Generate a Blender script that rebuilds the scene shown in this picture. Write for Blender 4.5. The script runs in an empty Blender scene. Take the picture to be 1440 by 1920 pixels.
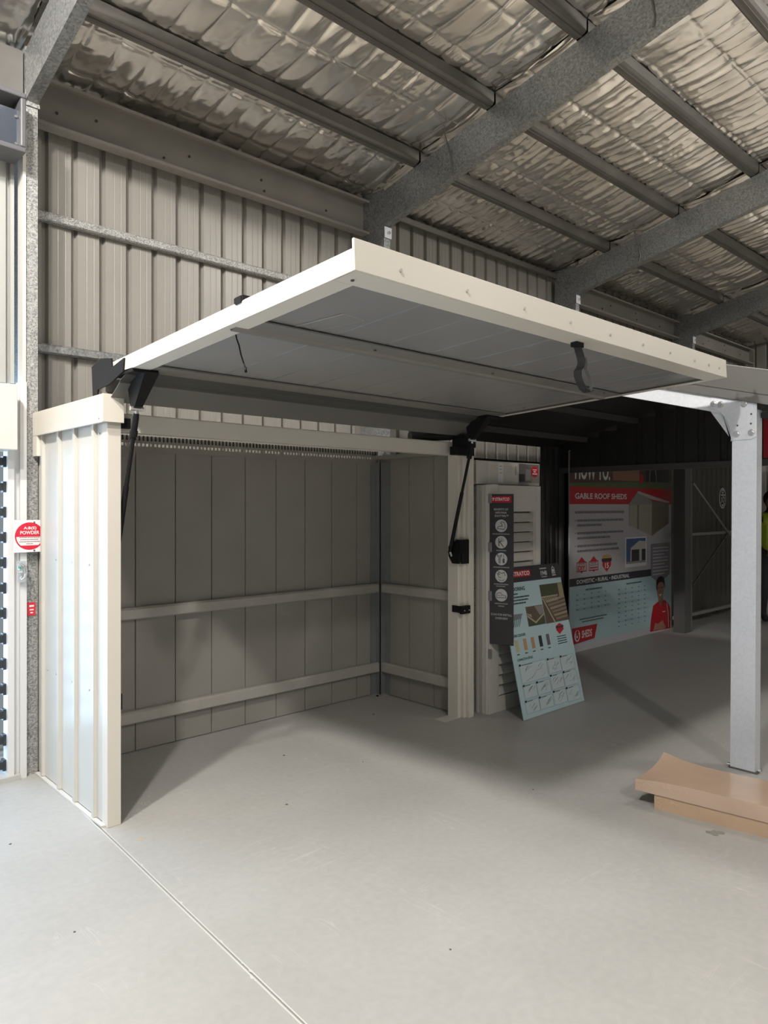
import bpy, math, random
import numpy as np
from mathutils import Vector, Matrix

# ------------------------------------------------------------------ camera, world, lights, exposure
random.seed(7)
SC = bpy.context.scene
COL = SC.collection
A = math.atan(1465 / 1365)                     # angle between the view axis and the long axis of the shed
FW = Vector((math.cos(A), math.sin(A), 0))
cam = bpy.data.cameras.new('camera')
cam.sensor_fit = 'VERTICAL'
cam.sensor_height = 24.0
cam.lens = 24.0 * 1365 / 1920
cam.shift_y = -13 / 1920
cam.clip_start = 0.05
camo = bpy.data.objects.new('camera', cam)
COL.objects.link(camo)
camo.location = (0, 0, 1.55)
camo.rotation_euler = FW.to_track_quat('-Z', 'Y').to_euler()
SC.camera = camo

SC.view_settings.view_transform = 'Standard'
SC.view_settings.look = 'None'
SC.view_settings.gamma = 1.0
SC.view_settings.use_curve_mapping = False
SC.view_settings.exposure = -0.15
SC.cycles.use_denoising = True
SC.cycles.max_bounces = 8
SC.cycles.diffuse_bounces = 5
SC.cycles.glossy_bounces = 4
SC.cycles.sample_clamp_indirect = 6.0

world = bpy.data.worlds.new('sky')
SC.world = world
world.use_nodes = True
bg = world.node_tree.nodes['Background']
bg.inputs['Color'].default_value = (0.86, 0.93, 1.0, 1)
bg.inputs['Strength'].default_value = 0.31


def area(name, loc, target, sx, sy, watt, col, spread=180):
    l = bpy.data.lights.new(name, 'AREA')
    l.shape = 'RECTANGLE'
    l.size, l.size_y = sx, sy
    l.energy = watt
    l.color = col
    l.spread = math.radians(spread)
    o = bpy.data.objects.new(name, l)
    COL.objects.link(o)
    o.location = loc
    o.rotation_euler = (Vector(target) - Vector(loc)).to_track_quat('-Z', 'Y').to_euler()
    return o


def bulb(name, loc, watt, col, radius):
    l = bpy.data.lights.new(name, 'POINT')
    l.energy = watt
    l.color = col
    l.shadow_soft_size = radius
    o = bpy.data.objects.new(name, l)
    COL.objects.link(o)
    o.location = loc
    return o


WARM = (1.0, 0.95, 0.885)
# high-bay lamps of the hall (outside the frame), two added fills, daylight through the roller door
bulb('high_bay_lamp', (-0.70, 0.90, 4.75), 540, WARM, 0.10)
bulb('high_bay_lamp_near', (-0.36, 2.4, 4.45), 540, WARM, 0.09)
bulb('high_bay_lamp_far', (0.0, -3.7, 5.4), 400, WARM, 0.12)
bulb('high_bay_lamp_row', (5.4, 0.5, 4.75), 130, WARM, 0.14)
bulb('ceiling_fill_end', (11.0, 0.5, 4.75), 170, WARM, 0.14)  # added fill that brightens the foil of the far bay
bulb('ceiling_fill_side', (8.5, -3.0, 5.2), 120, WARM, 0.3)  # added fill for the ceiling foil at right
area('door_daylight', (-0.35, 4.95, 1.2), (-0.35, 0, 0.9), 3.0, 2.2, 150, (0.50, 0.73, 1.0))

# ------------------------------------------------------------------ helpers
ORG = {}


def worigin(o):
    return ORG.get(o.name, Vector((0, 0, 0))) if o else Vector((0, 0, 0))


def link(o, parent=None, world_org=None):
    COL.objects.link(o)
    p = worigin(parent)
    w = Vector(world_org) if world_org is not None else p
    if parent:
        o.parent = parent
        o.location = w - p
    else:
        o.location = w
    ORG[o.name] = w
    return o


def thing(name, loc, label, cat, group=None):
    o = bpy.data.objects.new(name, None)
    o.empty_display_size = 0.1
    link(o, None, loc)
    tag(o, label, cat, group)
    return o


def tag(o, label, cat, group=None):
    o['label'] = label
    o['category'] = cat
    if group:
        o['group'] = group
    return o


def structure(name, loc=(0, 0, 0), label=None):
    o = bpy.data.objects.new(name, None)
    o.empty_display_size = 0.1
    link(o, None, loc)
    o['kind'] = 'structure'
    if label:
        o['label'] = label
    return o


class MB:
    def __init__(s, T=None):
        s.v, s.f, s.T = [], [], T

    def add(s, vs, fs):
        n = len(s.v)
        s.v += [tuple(v) for v in vs]
        s.f += [tuple(i + n for i in f) for f in fs]
        return s

    def box(s, x0, x1, y0, y1, z0, z1):
        return s.add([(x0, y0, z0), (x1, y0, z0), (x1, y1, z0), (x0, y1, z0), (x0, y0, z1), (x1, y0, z1), (x1, y1, z1), (x0, y1, z1)],
                     [(0, 3, 2, 1), (4, 5, 6, 7), (0, 1, 5, 4), (1, 2, 6, 5), (2, 3, 7, 6), (3, 0, 4, 7)])

    def hexa(s, lo, hi):
        """eight corners: lo 4 (ccw from above), hi 4"""
        return s.add(list(lo) + list(hi), [(0, 3, 2, 1), (4, 5, 6, 7), (0, 1, 5, 4), (1, 2, 6, 5), (2, 3, 7, 6), (3, 0, 4, 7)])

    def prism(s, poly, axis, a0, a1):
        """extrude polygon (2d list) along axis 0,1,2 from a0 to a1. poly order: remaining axes in order"""
        def mk(p, a):
            q = list(p)
            q.insert(axis, a)
            return tuple(q)
        n = len(poly)
        vs = [mk(p, a0) for p in poly] + [mk(p, a1) for p in poly]
        fs = [tuple(range(n))[::-1], tuple(range(n, 2 * n))] + [(i, (i + 1) % n, n + (i + 1) % n, n + i) for i in range(n)]
        return s.add(vs, fs)

    def sheet(s, prof, axis, a0, a1, th):
        """thin folded sheet: open 2d profile with thickness th (offset by normal), extruded along axis"""
        P = [Vector(p) for p in prof]
        N = []
        for i in range(len(P)):
            a = P[max(i - 1, 0)]
            b = P[min(i + 1, len(P) - 1)]
            d = (b - a)
            d = d.normalized() if d.length > 1e-9 else Vector((1, 0))
            N.append(Vector((-d.y, d.x)))
        n = len(P)
        poly = [tuple(p) for p in P] + [tuple(P[i] + N[i] * th) for i in range(n - 1, -1, -1)]

        def mk(p, a):
            q = list(p)
            q.insert(axis, a)
            return tuple(q)
        m = len(poly)
        vs = [mk(p, a0) for p in poly] + [mk(p, a1) for p in poly]
        fs = [(i, (i + 1) % m, m + (i + 1) % m, m + i) for i in range(m)]
        for i in range(n - 1):
            j = m - 1 - i
            fs.append((i, j, j - 1, i + 1))
            fs.append((m + i, m + i + 1, m + j - 1, m + j))
        return s.add(vs, fs)

    def cyl(s, p0, p1, r, n=12, r1=None):
        p0, p1 = Vector(p0), Vector(p1)
        r1 = r if r1 is None else r1
        q = (p1 - p0).to_track_quat('Z', 'Y')
        vs = []
        for p, rr in ((p0, r), (p1, r1)):
            for i in range(n):
                a = 2 * math.pi * i / n
                vs.append(p + q @ Vector((rr * math.cos(a), rr * math.sin(a), 0)))
        return s.add(vs, [tuple(range(n))[::-1], tuple(range(n, 2 * n))] + [(i, (i + 1) % n, n + (i + 1) % n, n + i) for i in range(n)])

    def tube(s, pts, r, n=8):
        for a, b in zip(pts[:-1], pts[1:]):
            s.cyl(a, b, r, n)
        return s

    def ball(s, c, r, n=10, sc=(1, 1, 1)):
        vs, fs = [], []
        m = n // 2 + 1
        for j in range(m):
            t = math.pi * j / (m - 1)
            for i in range(n):
                a = 2 * math.pi * i / n
                vs.append((c[0] + r * sc[0] * math.sin(t) * math.cos(a), c[1] + r * sc[1] * math.sin(t) * math.sin(a), c[2] + r * sc[2] * math.cos(t)))
        for j in range(m - 1):
            for i in range(n):
                fs.append((j * n + i, (j + 1) * n + i, (j + 1) * n + (i + 1) % n, j * n + (i + 1) % n))
        return s.add(vs, fs)

    def grid(s, fn, nu, nv):
        vs = [fn(i / nu, j / nv) for j in range(nv + 1) for i in range(nu + 1)]
        w = nu + 1
        return s.add(vs, [(j * w + i, j * w + i + 1, (j + 1) * w + i + 1, (j + 1) * w + i) for j in range(nv) for i in range(nu)])

    def mesh(s, name, mat, org):
        vs = [s.T(*v) for v in s.v] if s.T else s.v
        me = bpy.data.meshes.new(name)
        me.from_pydata([(v[0] - org.x, v[1] - org.y, v[2] - org.z) for v in vs], [], s.f)
        me.materials.append(mat)
        me.validate()
        return me

    def build(s, name, mat, parent=None, smooth=False, bevel=0, label=None, fix=True):
        org = worigin(parent)
        me = s.mesh(name, mat, org)
        if fix:
            import bmesh
            b = bmesh.new()
            b.from_mesh(me)
            bmesh.ops.recalc_face_normals(b, faces=b.faces)
            b.to_mesh(me)
            b.free()
        if smooth:
            me.polygons.foreach_set('use_smooth', [True] * len(me.polygons))
        o = bpy.data.objects.new(name, me)
        link(o, parent)
        if bevel:
            m = o.modifiers.new('bevel', 'BEVEL')
            m.width = bevel
            m.segments = 2
            m.limit_method = 'ANGLE'
            m.angle_limit = math.radians(40)
        if label:
            o['label'] = label
        return o


def build_each(b, per, name, m, parent, nf=None):
    """split a builder that holds repeated pieces (per vertices each) into one object per piece"""
    n = len(b.v) // per
    k = len(b.f) // n
    for i in range(n):
        q = MB(b.T)
        q.v = b.v[i * per:(i + 1) * per]
        q.f = [tuple(j - i * per for j in f) for f in b.f[i * k:(i + 1) * k]]
        q.build(name, m, parent)


def copy_at(src, parent, world_org):
    """another piece that shares the mesh of src"""
    o = src.copy()
    COL.objects.link(o)
    o.parent = parent
    o.location = Vector(world_org) - worigin(parent)
    ORG[o.name] = Vector(world_org)
    return o


# ------------------------------------------------------------------ materials
MATS = {}


def mat(name, col, rough=0.5, metal=0.0, var=0.0, vscale=6.0, bump=0.0, bscale=40.0, spec=0.5, stretch=None, coat=0.0, detail=4.0):
    if name in MATS:
        return MATS[name]
    m = bpy.data.materials.new(name)
    m.use_nodes = True
    nt = m.node_tree
    p = nt.nodes['Principled BSDF']
    p.inputs['Base Color'].default_value = (*col, 1)
    p.inputs['Roughness'].default_value = rough
    p.inputs['Metallic'].default_value = metal
    p.inputs['Specular IOR Level'].default_value = spec
    if coat:
        p.inputs['Coat Weight'].default_value = coat
    tc = nt.nodes.new('ShaderNodeTexCoord')
    mp = nt.nodes.new('ShaderNodeMapping')
    nt.links.new(tc.outputs['Object'], mp.inputs['Vector'])
    if stretch:
        mp.inputs['Scale'].default_value = stretch
    if var:
        n = nt.nodes.new('ShaderNodeTexNoise')
        n.inputs['Scale'].default_value = vscale
        n.inputs['Detail'].default_value = detail
        nt.links.new(mp.outputs['Vector'], n.inputs['Vector'])
        r = nt.nodes.new('ShaderNodeValToRGB')
        r.color_ramp.elements[0].position = 0.3
        r.color_ramp.elements[1].position = 0.7
        r.color_ramp.elements[0].color = (*[max(0, c * (1 - var)) for c in col], 1)
        r.color_ramp.elements[1].color = (*[min(1, c * (1 + var)) for c in col], 1)
        nt.links.new(n.outputs['Fac'], r.inputs['Fac'])
        nt.links.new(r.outputs['Color'], p.inputs['Base Color'])
    if bump:
        n = nt.nodes.new('ShaderNodeTexNoise')
        n.inputs['Scale'].default_value = bscale
        n.inputs['Detail'].default_value = 3
        nt.links.new(mp.outputs['Vector'], n.inputs['Vector'])
        b = nt.nodes.new('ShaderNodeBump')
        b.inputs['Strength'].default_value = bump
        b.inputs['Distance'].default_value = 0.01
        nt.links.new(n.outputs['Fac'], b.inputs['Height'])
        nt.links.new(b.outputs['Normal'], p.inputs['Normal'])
    MATS[name] = m
    return m


def galvanised(name, lo, hi, scale, metal=0.6, rough=0.45):
    m = bpy.data.materials.new(name)
    m.use_nodes = True
    nt = m.node_tree
    p = nt.nodes['Principled BSDF']
    p.inputs['Metallic'].default_value = metal
    p.inputs['Roughness'].default_value = rough
    tc = nt.nodes.new('ShaderNodeTexCoord')
    v = nt.nodes.new('ShaderNodeTexVoronoi')
    v.inputs['Scale'].default_value = scale
    n = nt.nodes.new('ShaderNodeTexNoise')
    n.inputs['Scale'].default_value = scale * 0.8
    n.inputs['Detail'].default_value = 5
    n2 = nt.nodes.new('ShaderNodeTexNoise')
    n2.inputs['Scale'].default_value = 1.6
    for k in (v, n, n2):
        nt.links.new(tc.outputs['Object'], k.inputs['Vector'])
    bw = nt.nodes.new('ShaderNodeSeparateColor')
    nt.links.new(v.outputs['Color'], bw.inputs['Color'])
    a = nt.nodes.new('ShaderNodeMath')
    a.operation = 'ADD'
    nt.links.new(bw.outputs['Red'], a.inputs[0])
    nt.links.new(n.outputs['Fac'], a.inputs[1])
    b = nt.nodes.new('ShaderNodeMath')
    b.operation = 'MULTIPLY_ADD'
    b.inputs[1].default_value = 0.4
    nt.links.new(a.outputs[0], b.inputs[0])
    c = nt.nodes.new('ShaderNodeMath')
    c.operation = 'MULTIPLY'
    c.inputs[1].default_value = 0.25
    nt.links.new(n2.outputs['Fac'], c.inputs[0])
    nt.links.new(c.outputs[0], b.inputs[2])
    r = nt.nodes.new('ShaderNodeValToRGB')
    r.color_ramp.elements[0].position = 0.25
    r.color_ramp.elements[1].position = 0.85
    r.color_ramp.elements[0].color = (*lo, 1)
    r.color_ramp.elements[1].color = (*hi, 1)
    nt.links.new(b.outputs[0], r.inputs['Fac'])
    nt.links.new(r.outputs['Color'], p.inputs['Base Color'])
    MATS[name] = m
    return m


def concrete():
    m = bpy.data.materials.new('polished_concrete')
    m.use_nodes = True
    nt = m.node_tree
    p = nt.nodes['Principled BSDF']
    tc = nt.nodes.new('ShaderNodeTexCoord')
    n1 = nt.nodes.new('ShaderNodeTexNoise')
    n1.inputs['Scale'].default_value = 0.9
    n1.inputs['Detail'].default_value = 6
    n1.inputs['Roughness'].default_value = 0.6
    n2 = nt.nodes.new('ShaderNodeTexNoise')
    n2.inputs['Scale'].default_value = 30
    n2.inputs['Detail'].default_value = 4
    nt.links.new(tc.outputs['Object'], n1.inputs['Vector'])
    nt.links.new(tc.outputs['Object'], n2.inputs['Vector'])
    r = nt.nodes.new('ShaderNodeValToRGB')
    r.color_ramp.elements[0].position = 0.3
    r.color_ramp.elements[1].position = 0.72
    r.color_ramp.elements[0].color = (0.385, 0.38, 0.365, 1)
    r.color_ramp.elements[1].color = (0.455, 0.45, 0.435, 1)
    nt.links.new(n1.outputs['Fac'], r.inputs['Fac'])
    mix = nt.nodes.new('ShaderNodeMix')
    mix.data_type = 'RGBA'
    mix.blend_type = 'OVERLAY'
    mix.inputs[0].default_value = 0.10
    nt.links.new(r.outputs['Color'], mix.inputs[6])
    nt.links.new(n2.outputs['Fac'], mix.inputs[7])
    # scuffs: thin pale scratches where two stretched noises cross zero
    last = mix.outputs[2]
    for k, (sx, sy, rot) in enumerate(((0.7, 9.0, 0.5), (8.0, 0.8, 0.9))):
        mp = nt.nodes.new('ShaderNodeMapping')
        mp.inputs['Scale'].default_value = (sx, sy, 1)
        mp.inputs['Rotation'].default_value = (0, 0, rot)
        nt.links.new(tc.outputs['Object'], mp.inputs['Vector'])
        nn = nt.nodes.new('ShaderNodeTexNoise')
        nn.inputs['Scale'].default_value = 1.3
        nn.inputs['Detail'].default_value = 3
        nt.links.new(mp.outputs['Vector'], nn.inputs['Vector'])
        rr = nt.nodes.new('ShaderNodeValToRGB')
        e = rr.color_ramp.elements
        e[0].position = 0.493
        e[1].position = 0.507
        e[0].color = e[1].color = (0, 0, 0, 1)
        mid = e.new(0.5)
        mid.color = (1, 1, 1, 1)
        nt.links.new(nn.outputs['Fac'], rr.inputs['Fac'])
        gate = nt.nodes.new('ShaderNodeTexNoise')
        gate.inputs['Scale'].default_value = 1.7 + k
        nt.links.new(tc.outputs['Object'], gate.inputs['Vector'])
        gr = nt.nodes.new('ShaderNodeMapRange')
        gr.inputs[1].default_value = 0.56
        gr.inputs[2].default_value = 0.7
        gr.inputs[4].default_value = 0.45
        nt.links.new(gate.outputs['Fac'], gr.inputs[0])
        mu = nt.nodes.new('ShaderNodeMath')
        mu.operation = 'MULTIPLY'
        nt.links.new(rr.outputs['Color'], mu.inputs[0])
        nt.links.new(gr.outputs[0], mu.inputs[1])
        mx = nt.nodes.new('ShaderNodeMix')
        mx.data_type = 'RGBA'
        mx.inputs[7].default_value = (0.62, 0.60, 0.57, 1)
        nt.links.new(mu.outputs[0], mx.inputs[0])
        nt.links.new(last, mx.inputs[6])
        last = mx.outputs[2]
    nt.links.new(last, p.inputs['Base Color'])
    rg = nt.nodes.new('ShaderNodeMapRange')
    rg.inputs[3].default_value = 0.36
    rg.inputs[4].default_value = 0.56
    nt.links.new(n1.outputs['Fac'], rg.inputs[0])
    nt.links.new(rg.outputs[0], p.inputs['Roughness'])
    p.inputs['Specular IOR Level'].default_value = 0.35
    b = nt.nodes.new('ShaderNodeBump')
    b.inputs['Strength'].default_value = 0.06
    b.inputs['Distance'].default_value = 0.004
    nt.links.new(n2.outputs['Fac'], b.inputs['Height'])
    nt.links.new(b.outputs['Normal'], p.inputs['Normal'])
    return m


def foil():
    m = bpy.data.materials.new('insulation_foil')
    m.use_nodes = True
    nt = m.node_tree
    p = nt.nodes['Principled BSDF']
    p.inputs['Metallic'].default_value = 0.93
    p.inputs['Roughness'].default_value = 0.21
    tc = nt.nodes.new('ShaderNodeTexCoord')
    n1 = nt.nodes.new('ShaderNodeTexNoise')
    n1.inputs['Scale'].default_value = 2.2
    nt.links.new(tc.outputs['Object'], n1.inputs['Vector'])
    r = nt.nodes.new('ShaderNodeValToRGB')
    r.color_ramp.elements[0].position = 0.3
    r.color_ramp.elements[1].position = 0.7
    r.color_ramp.elements[0].color = (0.80, 0.76, 0.71, 1)
    r.color_ramp.elements[1].color = (0.92, 0.895, 0.86, 1)
    nt.links.new(n1.outputs['Fac'], r.inputs['Fac'])
    nt.links.new(r.outputs['Color'], p.inputs['Base Color'])
    mp = nt.nodes.new('ShaderNodeMapping')
    mp.inputs['Scale'].default_value = (1.0, 0.45, 1)
    nt.links.new(tc.outputs['Object'], mp.inputs['Vector'])
    n2 = nt.nodes.new('ShaderNodeTexNoise')
    n2.noise_type = 'RIDGED_MULTIFRACTAL'
    n2.inputs['Scale'].default_value = 9
    n2.inputs['Detail'].default_value = 5
    n2.inputs['Roughness'].default_value = 0.55
    n2.inputs['Distortion'].default_value = 0.5
    nt.links.new(mp.outputs['Vector'], n2.inputs['Vector'])
    b = nt.nodes.new('ShaderNodeBump')
    b.inputs['Strength'].default_value = 0.30
    b.inputs['Distance'].default_value = 0.010
    nt.links.new(n2.outputs['Fac'], b.inputs['Height'])
    nt.links.new(b.outputs['Normal'], p.inputs['Normal'])
    return m


CONC = concrete()
FOIL = foil()
GALV = galvanised('galvanised_steel', (0.17, 0.175, 0.175), (0.40, 0.41, 0.415), 85)
SPANGLE = galvanised('spangled_steel', (0.13, 0.13, 0.13), (0.58, 0.58, 0.565), 150, 0.35, 0.5)
GALVB = galvanised('daylit_galvanised_steel', (0.71, 0.74, 0.80), (0.79, 0.82, 0.88), 70, 0.35, 0.42)  # bluish daylight on the front post put into the base colour
PURL = mat('dull_steel', (0.17, 0.163, 0.152), 0.5, 0.6, 0.15, 3)
EAVE = mat('eave_beam_steel', (0.30, 0.282, 0.26), 0.5, 0.3, 0.10, 2.5)
CLAD = mat('wall_cladding_paint', (0.265, 0.253, 0.23), 0.30, 0.0, 0.04, 2.0)
CREAM = mat('cream_colour_steel', (0.72, 0.68, 0.60), 0.36, 0.0, 0.02, 2)
CREAM2 = mat('cream_gloss_steel', (0.60, 0.58, 0.53), 0.32, 0.0, 0.02, 2)
OFFW = mat('offwhite_paint', (0.66, 0.64, 0.60), 0.4)
GREYP = mat('warm_grey_panel', (0.33, 0.315, 0.285), 0.34, 0.0, 0.05, 3)
GREYD = mat('grey_panel_back', (0.05, 0.05, 0.048), 0.6)
SOFF = mat('grey_soffit_panel', (0.31, 0.31, 0.305), 0.30, 0.15, 0.07, 1.5)
DRAIL = mat('grey_door_rail', (0.25, 0.243, 0.225), 0.36, 0.2, 0.06, 9)
RAILM = mat('pale_steel_rail', (0.50, 0.48, 0.44), 0.38, 0.2, 0.06, 9)
BLACK = mat('black_powdercoat', (0.010, 0.010, 0.011), 0.55, spec=0.22)
BLACKS = mat('black_strap', (0.018, 0.018, 0.018), 0.6, 0, 0, 1, 0.3, 300)
DARKSH = mat('dark_steel_sheet', (0.028, 0.027, 0.026), 0.45)
DARKG = mat('dark_grey_sheet', (0.10, 0.098, 0.095), 0.4)
BARGE = mat('grey_flashing', (0.085, 0.082, 0.077), 0.45)
CHROME = mat('zinc_fastener', (0.75, 0.75, 0.75), 0.25, 0.9)
SCREW = mat('painted_screw_head', (0.50, 0.48, 0.44), 0.35, 0.3)
DOORW = mat('door_white', (0.72, 0.72, 0.72), 0.4)


def noise2(rs, x, y, n=64):
    g = rs.rand(n, n)
    xi, yi = np.floor(x).astype(int), np.floor(y).astype(int)
    fx, fy = x - xi, y - yi
    fx, fy = fx * fx * (3 - 2 * fx), fy * fy * (3 - 2 * fy)
    a, b = g[xi % n, yi % n], g[(xi + 1) % n, yi % n]
    c, d = g[xi % n, (yi + 1) % n], g[(xi + 1) % n, (yi + 1) % n]
    return (a * (1 - fx) + b * fx) * (1 - fy) + (c * (1 - fx) + d * fx) * fy


# ------------------------------------------------------------------ floor
def jx(y):                                   # position of the saw-cut joint in the slab
    return 1.39 + (y - 3.58) * 0.0455


fl = MB()
fl.hexa([(jx(-14) + .004, -14, -.12), (14, -14, -.12), (14, 5.2, -.12), (jx(5.2) + .004, 5.2, -.12)],
        [(jx(-14) + .004, -14, 0), (14, -14, 0), (14, 5.2, 0), (jx(5.2) + .004, 5.2, 0)])
floor = fl.build('floor', CONC)
floor['kind'] = 'structure'
floor['label'] = 'pale grey concrete floor with a saw-cut joint'
fl = MB()
fl.hexa([(-10, -14, -.12), (jx(-14) - .004, -14, -.12), (jx(5.2) - .004, 5.2, -.12), (-10, 5.2, -.12)],
        [(-10, -14, 0), (jx(-14) - .004, -14, 0), (jx(5.2) - .004, 5.2, 0), (-10, 5.2, 0)])
fl.build('concrete_slab', CONC, floor)
fl = MB()
fl.hexa([(jx(-14) - .004, -14, -.1), (jx(-14) + .004, -14, -.1), (jx(5.2) + .004, 5.2, -.1), (jx(5.2) - .004, 5.2, -.1)],
        [(jx(-14) - .004, -14, -.006), (jx(-14) + .004, -14, -.006), (jx(5.2) + .004, 5.2, -.006), (jx(5.2) - .004, 5.2, -.006)])
fl.build('joint_filler', mat('joint_filler_grey', (0.40, 0.39, 0.37), 0.8), floor)
for sgn in (-1, 1):
    fl = MB()
    fl.hexa([(jx(-6) + sgn * .0065 - .0025, -6, .0001), (jx(-6) + sgn * .0065 + .0025, -6, .0001), (jx(4.3) + sgn * .0065 + .0025, 4.3, .0001), (jx(4.3) + sgn * .0065 - .0025, 4.3, .0001)],
            [(jx(-6) + sgn * .0065 - .0025, -6, .0006), (jx(-6) + sgn * .0065 + .0025, -6, .0006), (jx(4.3) + sgn * .0065 + .0025, 4.3, .0006), (jx(4.3) + sgn * .0065 - .0025, 4.3, .0006)])
    fl.build('joint_edge', mat('pale_chip', (0.60, 0.59, 0.56), 0.8), floor)
fl = MB()                                    # small chips and pale scuffs beside the joint
for i in range(22):
    y = random.uniform(-0.5, 3.5)
    x = jx(y) + random.choice((-1, 1)) * random.uniform(.004, .012)
    r = random.uniform(.002, .006)
    fl.prism([(x + r * math.cos(t) * random.uniform(.5, 1), y + 2.5 * r * math.sin(t) * random.uniform(.5, 1)) for t in [k * 1.05 for k in range(6)]], 2, 0.0001, 0.0008)
o = fl.build('joint_chipping', mat('pale_chip', (0.62, 0.60, 0.56), 0.8), floor)
o['kind'] = 'stuff'
fl = MB()                                    # dark specks, dirt and a smudge near the cartons
specks = [(2.62, 3.72, .012), (2.2, 3.1, .009), (3.3, 2.35, .006), (1.02, 3.6, .008), (3.62, 4.0, .012), (1.9, 1.7, .006), (0.98, 2.7, .006), (2.9, 3.3, .005)]
for (x, y, r) in specks:
    fl.prism([(x + r * math.cos(t) * random.uniform(.6, 1), y + r * math.sin(t) * random.uniform(.6, 1)) for t in [k * .9 for k in range(7)]], 2, 0.0001, 0.0012)
o = fl.build('dirt_speck', mat('dirt', (0.10, 0.09, 0.08), 0.9), floor)
o['kind'] = 'stuff'

fl = MB()                                    # tan stain and pale scuffs on the slab beside the corner post
for k, (x, y, r, e) in enumerate(((1.475, 3.24, .028, .6),)):
    fl.prism([(x + r * math.cos(t) * random.uniform(.6, 1), y + e * r * math.sin(t) * random.uniform(.6, 1)) for t in [q * .63 for q in range(10)]], 2, 0.0001, 0.0005)
fl.build('floor_stain', mat('tan_stain', (.47, .40, .31), .7), floor)['kind'] = 'stuff'
fl = MB()
for k in range(26):
    t0 = random.random()
    x, y = 1.53 + .22 * t0 + random.uniform(-.02, .03), 3.47 + .25 * t0 + random.uniform(-.03, .02)
    a_, l_ = random.uniform(0, 3.1), random.uniform(.008, .03)
    dx, dy = math.cos(a_) * l_, math.sin(a_) * l_
    fl.prism([(x - dx, y - dy), (x + dy * .08, y - dx * .08), (x + dx, y + dy), (x - dy * .08, y + dx * .08)], 2, 0.0001, 0.0003 + .00001 * k)
fl.build('floor_scuff', mat('pale_chip', (0.60, 0.59, 0.56), 0.8), floor)['kind'] = 'stuff'

# ------------------------------------------------------------------ ceiling: foil insulation and purlins
TP = 0.2126


def rz(y):                                   # underside of the rafters
    return 3.9 + (4.281 - y) * TP


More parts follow.
